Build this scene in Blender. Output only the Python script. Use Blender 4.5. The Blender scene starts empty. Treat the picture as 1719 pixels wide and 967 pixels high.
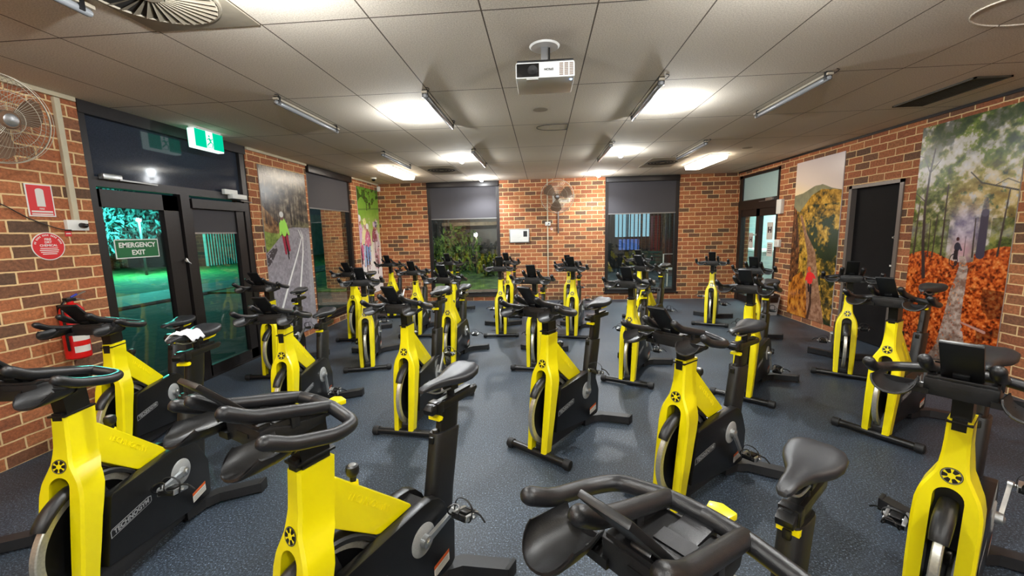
import bpy, bmesh, math, random
import numpy as np
from mathutils import Vector, Matrix, Euler
R = math.radians
PI = math.pi
random.seed(7)
rng = np.random.default_rng(5)
SC = bpy.context.scene
COL = SC.collection
H, XL, XR, YB, YF = 2.7, -3.723, 4.192, 9.112, -2.6
CAMZ = 1.5573

# ------------------------------------------------------------ camera
cam = bpy.data.cameras.new('camera')
camo = bpy.data.objects.new('camera', cam)
COL.objects.link(camo)
SC.camera = camo
cam.sensor_width = 36.0
cam.lens = 675.083 / 1719 * 36.0
cam.clip_start = 0.02
_p, _y, _r = 0.138047, -0.076567, -0.0228077
_f = Vector((math.sin(_y) * math.cos(_p), math.cos(_y) * math.cos(_p), -math.sin(_p)))
_x = Vector((math.cos(_y), -math.sin(_y), 0))
_u = _x.cross(_f)
_c, _s = math.cos(_r), math.sin(_r)
_X, _U = _c * _x + _s * _u, -_s * _x + _c * _u
camo.matrix_world = Matrix(((_X.x, _U.x, -_f.x, 0), (_X.y, _U.y, -_f.y, 0), (_X.z, _U.z, -_f.z, CAMZ), (0, 0, 0, 1)))

# ------------------------------------------------------------ materials
def srgb(r, g, b):
    def c(v):
        v /= 255.0
        return v / 12.92 if v <= 0.04045 else ((v + 0.055) / 1.055) ** 2.4
    return (c(r), c(g), c(b), 1.0)

MATS = {}
def mat(name, col, rough=0.5, metal=0.0, noise=None, bump=0.0, bscale=200.0, emit=None, estr=0.0, coat=0.0, spec=0.5):
    m = bpy.data.materials.new(name)
    m.use_nodes = True
    nt = m.node_tree
    b = nt.nodes['Principled BSDF']
    b.inputs['Base Color'].default_value = col
    b.inputs['Roughness'].default_value = rough
    b.inputs['Metallic'].default_value = metal
    b.inputs['Specular IOR Level'].default_value = spec
    if coat:
        b.inputs['Coat Weight'].default_value = coat
        b.inputs['Coat Roughness'].default_value = 0.08
    if emit:
        b.inputs['Emission Color'].default_value = emit
        b.inputs['Emission Strength'].default_value = estr
    tc = nt.nodes.new('ShaderNodeTexCoord')
    if noise:
        sc_, amt = noise
        n = nt.nodes.new('ShaderNodeTexNoise')
        n.inputs['Scale'].default_value = sc_
        n.inputs['Detail'].default_value = 4
        nt.links.new(tc.outputs['Object'], n.inputs['Vector'])
        mx = nt.nodes.new('ShaderNodeMix'); mx.data_type = 'RGBA'; mx.blend_type = 'MULTIPLY'
        rp = nt.nodes.new('ShaderNodeValToRGB')
        rp.color_ramp.elements[0].position = 0.3; rp.color_ramp.elements[1].position = 0.7
        lo = 1 - amt; hi = 1 + amt
        rp.color_ramp.elements[0].color = (lo, lo, lo, 1); rp.color_ramp.elements[1].color = (hi, hi, hi, 1)
        nt.links.new(n.outputs['Fac'], rp.inputs['Fac'])
        mx.inputs[0].default_value = 1.0
        mx.inputs[6].default_value = col
        nt.links.new(rp.outputs['Color'], mx.inputs[7])
        nt.links.new(mx.outputs[2], b.inputs['Base Color'])
    if bump:
        n2 = nt.nodes.new('ShaderNodeTexNoise')
        n2.inputs['Scale'].default_value = bscale
        n2.inputs['Detail'].default_value = 3
        nt.links.new(tc.outputs['Object'], n2.inputs['Vector'])
        bp = nt.nodes.new('ShaderNodeBump')
        bp.inputs['Strength'].default_value = bump
        bp.inputs['Distance'].default_value = 0.002
        nt.links.new(n2.outputs['Fac'], bp.inputs['Height'])
        nt.links.new(bp.outputs['Normal'], b.inputs['Normal'])
    MATS[name] = m
    return m

M_yel = mat('yellow_paint', srgb(250, 232, 6), 0.34, noise=(3, 0.03), coat=0.3)
M_blk = mat('black_satin_metal', srgb(17, 17, 18), 0.32, noise=(40, 0.1), bump=0.08, bscale=400)
M_blkm = mat('black_moulded_plastic', srgb(24, 24, 25), 0.42, noise=(60, 0.1), bump=0.15, bscale=500)
M_grip = mat('black_rubber_grip', srgb(31, 31, 33), 0.33, noise=(90, 0.12), bump=0.25, bscale=700)
M_sad = mat('black_saddle_vinyl', srgb(40, 41, 44), 0.38, noise=(80, 0.1), bump=0.25, bscale=600)
M_foot = mat('dark_grey_powder_coat', srgb(36, 36, 38), 0.5, noise=(60, 0.1), bump=0.15, bscale=500)
M_rub = mat('rubber_end_cap', srgb(24, 24, 25), 0.6)
M_sil = mat('brushed_silver', srgb(190, 192, 192), 0.3, 0.85, noise=(50, 0.08))
M_rim = mat('flywheel_rim_steel', srgb(200, 198, 186), 0.34, 0.7, noise=(120, 0.12))
M_disc = mat('grey_chainring_disc', srgb(176, 178, 178), 0.42, 0.3, noise=(200, 0.1))
M_scr = mat('tablet_screen_glass', srgb(12, 12, 14), 0.08, coat=0.5)
M_tab = mat('tablet_black_shell', srgb(20, 20, 21), 0.4)
M_wht = mat('white_plastic', srgb(225, 225, 220), 0.4)
M_lab = mat('white_label', srgb(215, 212, 205), 0.5)
M_org = mat('orange_label', srgb(215, 95, 35), 0.5)
M_slab = mat('silver_logo_plate', srgb(185, 186, 186), 0.35, 0.5)
M_frm = mat('dark_bronze_aluminium', srgb(34, 30, 30), 0.38, 0.2, noise=(30, 0.1))
M_alu = mat('anodised_aluminium', srgb(150, 150, 150), 0.35, 0.8)
M_blind = mat('charcoal_blind_fabric', srgb(66, 64, 68), 0.85, noise=(300, 0.12), bump=0.2, bscale=900)
M_trim = mat('cream_painted_trim', srgb(196, 186, 160), 0.6, noise=(20, 0.05))
M_red = mat('fire_red', srgb(205, 18, 20), 0.35, noise=(30, 0.05))
M_redp = mat('red_sign_print', srgb(205, 30, 36), 0.45)
M_grn = mat('green_sign_print', srgb(10, 96, 50), 0.45)
M_cage = mat('fan_cage_wire', srgb(186, 178, 160), 0.4, 0.6)
M_fanb = mat('fan_blade_metal', srgb(104, 78, 58), 0.75, 0.0)
M_door = mat('black_door_paint', srgb(18, 16, 17), 0.75, spec=0.2, noise=(8, 0.12), bump=0.1, bscale=200)
M_tube = mat('unlit_tube_plastic', srgb(128, 130, 132), 0.2, 0.0, spec=0.6)
M_vent = mat('grey_vent_metal', srgb(150, 140, 122), 0.6, noise=(20, 0.08))
M_ventd = mat('dark_vent_slots', srgb(40, 38, 34), 0.8)
M_cyan = mat('pale_blue_obscure_panel', srgb(168, 196, 196), 0.35, noise=(60, 0.05))
M_bin = mat('grey_bin_plastic', srgb(168, 168, 166), 0.45, noise=(20, 0.05))
M_bag = mat('black_bin_liner', srgb(22, 22, 24), 0.3, bump=0.6, bscale=60)
M_pap = mat('white_paper_towel', srgb(236, 236, 240), 0.85, bump=0.4, bscale=90)
M_blue = mat('blue_print', srgb(40, 50, 160), 0.5)
M_strap = mat('black_strap', srgb(18, 18, 18), 0.6)

def emat(name, col, strength):
    m = bpy.data.materials.new(name); m.use_nodes = True
    nt = m.node_tree; nt.nodes.clear()
    e = nt.nodes.new('ShaderNodeEmission'); o = nt.nodes.new('ShaderNodeOutputMaterial')
    e.inputs[0].default_value = col; e.inputs[1].default_value = strength
    nt.links.new(e.outputs[0], o.inputs[0]); return m
M_led = emat('downlight_led', (0.86, 0.95, 1.0, 1), 60)
M_pan = emat('warm_tube_panel', (1.0, 0.88, 0.72, 1), 16)
M_exitw = emat('exit_sign_white', (0.75, 1.0, 0.92, 1), 1.0)
M_exitg = emat('exit_sign_green', (0.0, 0.50, 0.27, 1), 0.9)
M_flood = emat('flood_lamp_led', (0.45, 1.0, 0.95, 1), 350)
M_lamp = emat('garden_lamp_led', (0.9, 1.0, 1.0, 1), 60)
M_lit = emat('lit_lobby_glass', (0.30, 0.55, 0.66, 1), 0.8)
M_litb = emat('lit_blue_glass', (0.12, 0.22, 0.6, 1), 0.5)
M_litw = mat('pale_mint_hall_paint', srgb(205, 228, 226), 0.6)

def glass(name, tint=(0.85, 0.9, 0.9, 1), refl=1.0):
    m = bpy.data.materials.new(name); m.use_nodes = True
    nt = m.node_tree; nt.nodes.clear()
    o = nt.nodes.new('ShaderNodeOutputMaterial'); t = nt.nodes.new('ShaderNodeBsdfTransparent')
    g = nt.nodes.new('ShaderNodeBsdfGlossy'); mx = nt.nodes.new('ShaderNodeMixShader'); fr = nt.nodes.new('ShaderNodeLayerWeight'); pw = nt.nodes.new('ShaderNodeMath'); pw.operation = 'POWER'; pw.inputs[1].default_value = 4.0; fr.inputs['Blend'].default_value = 0.5
    mt = nt.nodes.new('ShaderNodeMath'); mt.operation = 'MULTIPLY_ADD'; mt.inputs[1].default_value = 0.9 * refl; mt.inputs[2].default_value = 0.05
    t.inputs[0].default_value = tint; g.inputs['Roughness'].default_value = 0.02; g.inputs[0].default_value = (1, 1, 1, 1)
    nt.links.new(fr.outputs['Facing'], pw.inputs[0]); nt.links.new(pw.outputs[0], mt.inputs[0]); nt.links.new(mt.outputs[0], mx.inputs[0])
    nt.links.new(t.outputs[0], mx.inputs[1]); nt.links.new(g.outputs[0], mx.inputs[2]); nt.links.new(mx.outputs[0], o.inputs[0])
    return m
M_glass = glass('window_glass', refl=0.9)
M_dglass = mat('dark_transom_glass', srgb(46, 52, 64), 0.07, spec=0.5, noise=(200, 0.3))

def brick_mat():
    m = bpy.data.materials.new('clinker_brick'); m.use_nodes = True
    nt = m.node_tree; b = nt.nodes['Principled BSDF']; L = nt.links.new
    uv = nt.nodes.new('ShaderNodeUVMap')
    br = nt.nodes.new('ShaderNodeTexBrick')
    br.offset = 0.5; br.squash = 1.0
    br.inputs['Scale'].default_value = 1.0
    br.inputs['Brick Width'].default_value = 0.245
    br.inputs['Row Height'].default_value = 0.0905
    br.inputs['Mortar Size'].default_value = 0.0065
    br.inputs['Mortar Smooth'].default_value = 0.25
    br.inputs['Color1'].default_value = (0, 0, 0, 1); br.inputs['Color2'].default_value = (1, 1, 1, 1)
    br.inputs['Mortar'].default_value = (0.5, 0.5, 0.5, 1)
    # gentle wobble of the arrises
    nz = nt.nodes.new('ShaderNodeTexNoise'); nz.inputs['Scale'].default_value = 14; nz.inputs['Detail'].default_value = 3
    L(uv.outputs[0], nz.inputs['Vector'])
    sb = nt.nodes.new('ShaderNodeVectorMath'); sb.operation = 'SUBTRACT'; sb.inputs[1].default_value = (.5, .5, .5)
    L(nz.outputs['Color'], sb.inputs[0])
    scl = nt.nodes.new('ShaderNodeVectorMath'); scl.operation = 'SCALE'; scl.inputs['Scale'].default_value = 0.012
    L(sb.outputs[0], scl.inputs[0])
    ad = nt.nodes.new('ShaderNodeVectorMath'); ad.operation = 'ADD'
    L(uv.outputs[0], ad.inputs[0]); L(scl.outputs[0], ad.inputs[1]); L(ad.outputs[0], br.inputs['Vector'])
    rp = nt.nodes.new('ShaderNodeValToRGB'); cr = rp.color_ramp
    cols = [(0.0, (98, 74, 58)), (0.10, (122, 86, 62)), (0.2, (152, 92, 62)), (0.34, (178, 106, 68)), (0.5, (190, 122, 78)), (0.66, (168, 98, 64)), (0.8, (192, 124, 78)), (0.9, (138, 92, 66)), (1.0, (104, 78, 60))]
    while len(cr.elements) < len(cols): cr.elements.new(0.5)
    for e, (pp, c) in zip(cr.elements, cols): e.position = pp; e.color = srgb(*c)
    L(br.outputs['Color'], rp.inputs['Fac'])
    n2 = nt.nodes.new('ShaderNodeTexNoise'); n2.inputs['Scale'].default_value = 45; n2.inputs['Detail'].default_value = 6; n2.inputs['Roughness'].default_value = 0.75
    L(uv.outputs[0], n2.inputs['Vector'])
    r2 = nt.nodes.new('ShaderNodeValToRGB'); r2.color_ramp.elements[0].position = 0.3; r2.color_ramp.elements[1].position = 0.72
    r2.color_ramp.elements[0].color = (0.40, 0.39, 0.38, 1); r2.color_ramp.elements[1].color = (1.3, 1.25, 1.18, 1)
    L(n2.outputs['Fac'], r2.inputs['Fac'])
    mu = nt.nodes.new('ShaderNodeMix'); mu.data_type = 'RGBA'; mu.blend_type = 'MULTIPLY'; mu.inputs[0].default_value = 1
    L(rp.outputs['Color'], mu.inputs[6]); L(r2.outputs['Color'], mu.inputs[7])
    mx = nt.nodes.new('ShaderNodeMix'); mx.data_type = 'RGBA'
    L(br.outputs['Fac'], mx.inputs[0]); L(mu.outputs[2], mx.inputs[6])
    mx.inputs[7].default_value = srgb(228, 196, 144)
    L(mx.outputs[2], b.inputs['Base Color'])
    b.inputs['Roughness'].default_value = 0.8
    iv = nt.nodes.new('ShaderNodeMath'); iv.operation = 'MULTIPLY_ADD'; iv.inputs[1].default_value = -1.0
    L(br.outputs['Fac'], iv.inputs[0]); L(n2.outputs['Fac'], iv.inputs[2])
    bp = nt.nodes.new('ShaderNodeBump'); bp.inputs['Strength'].default_value = 0.7; bp.inputs['Distance'].default_value = 0.006
    L(iv.outputs[0], bp.inputs['Height']); L(bp.outputs['Normal'], b.inputs['Normal'])
    return m
M_brick = brick_mat()

def ceil_mat():
    m = bpy.data.materials.new('mineral_ceiling_tiles'); m.use_nodes = True
    nt = m.node_tree; b = nt.nodes['Principled BSDF']; L = nt.links.new
    g = nt.nodes.new('ShaderNodeNewGeometry'); sx = nt.nodes.new('ShaderNodeSeparateXYZ'); L(g.outputs['Position'], sx.inputs[0])
    def line(out, off, per, w):
        a = nt.nodes.new('ShaderNodeMath'); a.operation = 'SUBTRACT'; a.inputs[1].default_value = off; L(out, a.inputs[0])
        p = nt.nodes.new('ShaderNodeMath'); p.operation = 'PINGPONG'; p.inputs[1].default_value = per / 2; L(a.outputs[0], p.inputs[0])
        c = nt.nodes.new('ShaderNodeMath'); c.operation = 'LESS_THAN'; c.inputs[1].default_value = w; L(p.outputs[0], c.inputs[0])
        return c.outputs[0]
    mxl = nt.nodes.new('ShaderNodeMath'); mxl.operation = 'MAXIMUM'
    L(line(sx.outputs[0], 0.3, 0.6, 0.0042), mxl.inputs[0]); L(line(sx.outputs[1], 2.25, 1.145, 0.0045), mxl.inputs[1])
    n = nt.nodes.new('ShaderNodeTexNoise'); n.inputs['Scale'].default_value = 130; n.inputs['Detail'].default_value = 5; n.inputs['Roughness'].default_value = 0.8
    L(g.outputs['Position'], n.inputs['Vector'])
    r = nt.nodes.new('ShaderNodeValToRGB'); r.color_ramp.elements[0].position = 0.38; r.color_ramp.elements[1].position = 0.6
    r.color_ramp.elements[0].color = srgb(200, 188, 170); r.color_ramp.elements[1].color = srgb(242, 232, 216)
    L(n.outputs['Fac'], r.inputs['Fac'])
    n3 = nt.nodes.new('ShaderNodeTexNoise'); n3.inputs['Scale'].default_value = 1.3; n3.inputs['Detail'].default_value = 3
    L(g.outputs['Position'], n3.inputs['Vector'])
    r3 = nt.nodes.new('ShaderNodeValToRGB'); r3.color_ramp.elements[0].color = (0.86, 0.86, 0.86, 1); r3.color_ramp.elements[1].color = (1, 1, 1, 1)
    L(n3.outputs['Fac'], r3.inputs['Fac'])
    mm = nt.nodes.new('ShaderNodeMix'); mm.data_type = 'RGBA'; mm.blend_type = 'MULTIPLY'; mm.inputs[0].default_value = 1
    L(r.outputs[0], mm.inputs[6]); L(r3.outputs[0], mm.inputs[7])
    mx = nt.nodes.new('ShaderNodeMix'); mx.data_type = 'RGBA'; L(mxl.outputs[0], mx.inputs[0]); L(mm.outputs[2], mx.inputs[6])
    mx.inputs[7].default_value = srgb(92, 80, 66)
    L(mx.outputs[2], b.inputs['Base Color']); b.inputs['Roughness'].default_value = 0.9
    bp = nt.nodes.new('ShaderNodeBump'); bp.inputs['Strength'].default_value = 0.35; bp.inputs['Distance'].default_value = 0.003
    L(n.outputs['Fac'], bp.inputs['Height']); L(bp.outputs[0], b.inputs['Normal'])
    return m
M_ceil = ceil_mat()

def floor_mat():
    m = bpy.data.materials.new('speckled_rubber_flooring'); m.use_nodes = True
    nt = m.node_tree; b = nt.nodes['Principled BSDF']; L = nt.links.new
    g = nt.nodes.new('ShaderNodeNewGeometry')
    n = nt.nodes.new('ShaderNodeTexNoise'); n.inputs['Scale'].default_value = 110; n.inputs['Detail'].default_value = 5; n.inputs['Roughness'].default_value = 0.8
    L(g.outputs['Position'], n.inputs['Vector'])
    r = nt.nodes.new('ShaderNodeValToRGB'); cr = r.color_ramp
    cols = [(0.36, (18, 21, 26)), (0.5, (44, 53, 63)), (0.58, (72, 86, 100)), (0.66, (158, 180, 204))]
    while len(cr.elements) < 4: cr.elements.new(0.5)
    for e, (pp, c) in zip(cr.elements, cols): e.position = pp; e.color = srgb(*c)
    L(n.outputs['Fac'], r.inputs['Fac'])
    n3 = nt.nodes.new('ShaderNodeTexNoise'); n3.inputs['Scale'].default_value = 0.9; n3.inputs['Detail'].default_value = 5
    L(g.outputs['Position'], n3.inputs['Vector'])
    r3 = nt.nodes.new('ShaderNodeValToRGB'); r3.color_ramp.elements[0].position = 0.3; r3.color_ramp.elements[1].position = 0.7
    r3.color_ramp.elements[0].color = (0.78, 0.76, 0.76, 1); r3.color_ramp.elements[1].color = (1.1, 1.12, 1.16, 1)
    L(n3.outputs['Fac'], r3.inputs['Fac'])
    mm = nt.nodes.new('ShaderNodeMix'); mm.data_type = 'RGBA'; mm.blend_type = 'MULTIPLY'; mm.inputs[0].default_value = 1
    L(r.outputs[0], mm.inputs[6]); L(r3.outputs[0], mm.inputs[7]); L(mm.outputs[2], b.inputs['Base Color'])
    rr = nt.nodes.new('ShaderNodeMapRange'); rr.inputs[1].default_value = 0.3; rr.inputs[2].default_value = 0.7; rr.inputs[3].default_value = 0.42; rr.inputs[4].default_value = 0.6
    L(n3.outputs['Fac'], rr.inputs[0]); L(rr.outputs[0], b.inputs['Roughness'])
    bp = nt.nodes.new('ShaderNodeBump'); bp.inputs['Strength'].default_value = 0.5; bp.inputs['Distance'].default_value = 0.002
    L(n.outputs['Fac'], bp.inputs['Height']); L(bp.outputs[0], b.inputs['Normal'])
    return m
M_floor = floor_mat()

def vcol_mat(name, rough=0.25, nscale=60, amt=0.25, stretch=(1, 1, 1)):
    m = bpy.data.materials.new(name); m.use_nodes = True
    nt = m.node_tree; b = nt.nodes['Principled BSDF']; L = nt.links.new
    a = nt.nodes.new('ShaderNodeAttribute'); a.attribute_name = 'Col'
    L(a.outputs['Color'], b.inputs['Base Color'])
    b.inputs['Roughness'].default_value = rough
    return m
M_mural = vcol_mat('printed_mural_vinyl', 0.25)

def soil(name, c1, c2, scale, rough=0.9):
    m = bpy.data.materials.new(name); m.use_nodes = True
    nt = m.node_tree; b = nt.nodes['Principled BSDF']; L = nt.links.new
    g = nt.nodes.new('ShaderNodeNewGeometry'); n = nt.nodes.new('ShaderNodeTexNoise'); n.inputs['Scale'].default_value = scale; n.inputs['Detail'].default_value = 6
    L(g.outputs['Position'], n.inputs['Vector'])
    r = nt.nodes.new('ShaderNodeValToRGB'); r.color_ramp.elements[0].position = 0.35; r.color_ramp.elements[1].position = 0.65
    r.color_ramp.elements[0].color = c1; r.color_ramp.elements[1].color = c2
    L(n.outputs['Fac'], r.inputs['Fac']); L(r.outputs[0], b.inputs['Base Color']); b.inputs['Roughness'].default_value = rough
    return m
M_grass = soil('lawn_grass', srgb(34, 62, 24), srgb(96, 128, 56), 3)
M_leaf = soil('shrub_leaves', srgb(30, 52, 20), srgb(92, 120, 50), 5)
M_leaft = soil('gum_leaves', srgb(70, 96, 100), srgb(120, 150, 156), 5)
M_pave = soil('brick_paving', srgb(70, 58, 54), srgb(104, 86, 78), 9)
M_conc = soil('wet_concrete_path', srgb(56, 62, 66), srgb(92, 102, 104), 3, 0.75)
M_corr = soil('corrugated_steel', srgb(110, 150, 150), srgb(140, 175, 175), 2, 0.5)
M_wood = soil('weathered_timber', srgb(90, 74, 60), srgb(130, 112, 92), 7)
M_bark = soil('tree_bark', srgb(60, 48, 38), srgb(96, 80, 62), 12)

# ------------------------------------------------------------ mesh builder
class MB:
    def __init__(s): s.v = []; s.f = []; s.m = []; s.bev = 0
    def add(s, vs, fs, mi=0):
        o = len(s.v); s.v += [tuple(v) for v in vs]
        for f in fs: s.f.append(tuple(i + o for i in f)); s.m.append(mi)
        return s
    def box(s, x0, x1, y0, y1, z0, z1, mi=0, rot=None, piv=None, bev=0.0):
        if bev > 0:
            bm = bmesh.new()
            bmesh.ops.create_cube(bm, size=1)
            for v in bm.verts: v.co = Vector(((x0 + x1) / 2 + v.co.x * (x1 - x0), (y0 + y1) / 2 + v.co.y * (y1 - y0), (z0 + z1) / 2 + v.co.z * (z1 - z0)))
            bmesh.ops.bevel(bm, geom=bm.edges[:], offset=bev, segments=2, profile=0.6, affect='EDGES')
            s._bm(bm, mi, rot, piv); return s
        vs = [Vector(p) for p in ((x0, y0, z0), (x1, y0, z0), (x1, y1, z0), (x0, y1, z0), (x0, y0, z1), (x1, y0, z1), (x1, y1, z1), (x0, y1, z1))]
        if rot is not None:
            c = Vector(piv) if piv else Vector(((x0 + x1) / 2, (y0 + y1) / 2, (z0 + z1) / 2))
            vs = [rot @ (v - c) + c for v in vs]
        return s.add(vs, [(0, 3, 2, 1), (4, 5, 6, 7), (0, 1, 5, 4), (1, 2, 6, 5), (2, 3, 7, 6), (3, 0, 4, 7)], mi)
    def _bm(s, bm, mi, rot=None, piv=None):
        bm.verts.index_update()
        vs = [v.co.copy() for v in bm.verts]
        if rot is not None:
            c = Vector(piv) if piv else sum(vs, Vector()) / len(vs)
            vs = [rot @ (v - c) + c for v in vs]
        s.add(vs, [tuple(v.index for v in f.verts) for f in bm.faces], mi); bm.free()
    def prism(s, poly, a0, a1, axis='x', mi=0, bev=0.0):
        """poly: 2D points; axis x -> (y,z), y -> (x,z), z -> (x,y)"""
        def P(p, a):
            return {'x': (a, p[0], p[1]), 'y': (p[0], a, p[1]), 'z': (p[0], p[1], a)}[axis]
        bm = bmesh.new()
        lo = [bm.verts.new(P(p, a0)) for p in poly]; hi = [bm.verts.new(P(p, a1)) for p in poly]
        n = len(poly)
        bm.faces.new(lo[::-1]); bm.faces.new(hi)
        for i in range(n): bm.faces.new((lo[i], lo[(i + 1) % n], hi[(i + 1) % n], hi[i]))
        bmesh.ops.recalc_face_normals(bm, faces=bm.faces[:])
        if bev > 0: bmesh.ops.bevel(bm, geom=bm.edges[:], offset=bev, segments=2, profile=0.6, affect='EDGES', clamp_overlap=True)
        s._bm(bm, mi); return s
    def tube(s, pts, r, n=10, mi=0, caps=True, sx=1.0, up=None, closed=False, dome=True):
        pts = [Vector(p) for p in pts]; N = len(pts)
        rs = list(r) if hasattr(r, '__len__') else [r] * N
        if dome and caps and not closed:
            d0 = (pts[0] - pts[1]).normalized(); d1 = (pts[-1] - pts[-2]).normalized()
            a, b = pts[0], pts[-1]; ra, rb = rs[0], rs[-1]
            pts = [a + d0 * ra * .95, a + d0 * ra * .7] + pts + [b + d1 * rb * .7, b + d1 * rb * .95]
            rs = [ra * .3, ra * .75] + rs + [rb * .75, rb * .3]; N = len(pts)
        rings = []; prev = None
        for i, p in enumerate(pts):
            if closed: t = (pts[(i + 1) % N] - pts[i - 1]).normalized()
            else: t = (pts[min(i + 1, N - 1)] - pts[max(i - 1, 0)]).normalized()
            if prev is None:
                a = Vector(up) if up else (Vector((0, 0, 1)) if abs(t.z) < .9 else Vector((0, 1, 0)))
                a = (a - t * a.dot(t)).normalized()
            else:
                a = (prev - t * prev.dot(t))
                a = a.normalized() if a.length > 1e-6 else prev
            prev = a; b = t.cross(a)
            rings.append([p + a * math.cos(2 * PI * k / n) * rs[i] + b * math.sin(2 * PI * k / n) * rs[i] * sx for k in range(n)])
        vs = [v for rg in rings for v in rg]; fs = []
        for i in range(N if closed else N - 1):
            j = (i + 1) % N
            for k in range(n):
                l = (k + 1) % n; fs.append((i * n + k, i * n + l, j * n + l, j * n + k))
        if caps and not closed: fs += [tuple(range(n))[::-1], tuple((N - 1) * n + k for k in range(n))]
        return s.add(vs, fs, mi)
    def lathe(s, prof, c, axis='x', n=32, mi=0, mis=None, a0=0, a1=2 * PI):
        """prof: list of (r, h) around the axis"""
        full = abs(a1 - a0 - 2 * PI) < 1e-6; m = n if full else n + 1
        vs = []
        for (r_, h) in prof:
            for k in range(m):
                a = a0 + (a1 - a0) * k / n; u, w = r_ * math.cos(a), r_ * math.sin(a)
                vs.append({'x': (c[0] + h, c[1] + u, c[2] + w), 'y': (c[0] + u, c[1] + h, c[2] + w), 'z': (c[0] + u, c[1] + w, c[2] + h)}[axis])
        o = len(s.v); s.v += vs
        for i in range(len(prof) - 1):
            for k in range(n):
                l = (k + 1) % m if full else k + 1
                s.f.append(tuple(x + o for x in (i * m + k, i * m + l, (i + 1) * m + l, (i + 1) * m + k))); s.m.append(mis[i] if mis else mi)
        return s
    def loft(s, rings, mi=0, caps=True):
        n = len(rings[0]); vs = [v for r_ in rings for v in r_]; fs = []
        for i in range(len(rings) - 1):
            for k in range(n):
                l = (k + 1) % n; fs.append((i * n + k, i * n + l, (i + 1) * n + l, (i + 1) * n + k))
        if caps: fs += [tuple(range(n))[::-1], tuple((len(rings) - 1) * n + k for k in range(n))]
        return s.add(vs, fs, mi)
    def build(s, name, mats, parent=None, smooth=35, uv=False, loc=None, recalc=True, link=True):
        me = bpy.data.meshes.new(name)
        me.from_pydata(s.v, [], s.f)
        if not isinstance(mats, (list, tuple)): mats = [mats]
        for m in mats: me.materials.append(m)
        me.polygons.foreach_set('material_index', s.m)
        if recalc:
            bm = bmesh.new(); bm.from_mesh(me); bmesh.ops.recalc_face_normals(bm, faces=bm.faces[:]); bm.to_mesh(me); bm.free()
        if smooth:
            me.polygons.foreach_set('use_smooth', [True] * len(me.polygons)); me.set_sharp_from_angle(angle=R(smooth))
        if uv:
            ul = me.uv_layers.new(name='UVMap')
            for p in me.polygons:
                n = p.normal; ax = max(range(3), key=lambda i: abs(n[i]))
                for li in p.loop_indices:
                    c = me.vertices[me.loops[li].vertex_index].co
                    ul.data[li].uv = (c.y, c.z) if ax == 0 else ((c.x, c.z) if ax == 1 else (c.x, c.y))
        me.update()
        o = bpy.data.objects.new(name, me)
        if link: COL.objects.link(o)
        if parent: o.parent = parent
        if loc: o.location = loc
        return o

def smoothpath(pts, n=6):
    pts = [Vector(p) for p in pts]; out = []
    P = [pts[0]] + pts + [pts[-1]]
    for i in range(1, len(P) - 2):
        a, b, c, d = P[i - 1], P[i], P[i + 1], P[i + 2]
        for k in range(n):
            t = k / n
            out.append(0.5 * ((2 * b) + (c - a) * t + (2 * a - 5 * b + 4 * c - d) * t * t + (3 * b - a - 3 * c + d) * t ** 3))
    out.append(pts[-1]); return out

def fillet(pts, r=0.03, n=5):
    """polyline with rounded corners"""
    pts = [Vector(p) for p in pts]; out = [pts[0]]
    for i in range(1, len(pts) - 1):
        a, b, c = pts[i - 1], pts[i], pts[i + 1]
        d0 = (a - b); d1 = (c - b); q = min(r, d0.length * .45, d1.length * .45)
        p0 = b + d0.normalized() * q; p1 = b + d1.normalized() * q
        for k in range(n + 1):
            t = k / n; out.append(p0 * (1 - t) ** 2 + b * 2 * t * (1 - t) + p1 * t * t)
    out.append(pts[-1]); return out

def text_mb(body, size, ext, mtx, mi=0, mb=None, align='CENTER', bold=0.0, width=None):
    cu = bpy.data.curves.new('t', 'FONT'); cu.body = body; cu.size = size; cu.extrude = ext; cu.align_x = align; cu.align_y = 'CENTER'
    cu.offset = bold; cu.resolution_u = 3
    o = bpy.data.objects.new('t', cu); COL.objects.link(o)
    bpy.context.view_layer.update()
    me = bpy.data.meshes.new_from_object(o.evaluated_get(bpy.context.evaluated_depsgraph_get()))
    vs = [v.co.copy() for v in me.vertices]
    if width and vs:
        w = max(v.x for v in vs) - min(v.x for v in vs)
        for v in vs: v.x *= width / w
    mb = mb or MB()
    mb.add([mtx @ v for v in vs], [tuple(p.vertices) for p in me.polygons], mi)
    bpy.data.objects.remove(o); bpy.data.curves.remove(cu); bpy.data.meshes.remove(me)
    return mb

def axes(o, ex, ey):
    ex, ey = Vector(ex).normalized(), Vector(ey).normalized(); ez = ex.cross(ey)
    return Matrix(((ex.x, ey.x, ez.x, o[0]), (ex.y, ey.y, ez.y, o[1]), (ex.z, ey.z, ez.z, o[2]), (0, 0, 0, 1)))

def tag(o, label=None, cat=None, group=None, kind=None):
    if label: o['label'] = label
    if cat: o['category'] = cat
    if group: o['group'] = group
    if kind: o['kind'] = kind
    return o
def thing(name, label, cat, loc=(0, 0, 0), rz=0, group=None):
    o = bpy.data.objects.new(name, None); o.empty_display_size = 0.1; COL.objects.link(o)
    o.location = loc; o.rotation_euler = (0, 0, rz)
    return tag(o, label, cat, group)
def struct(o): o['kind'] = 'structure'; return o

exec_parts = []
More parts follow.
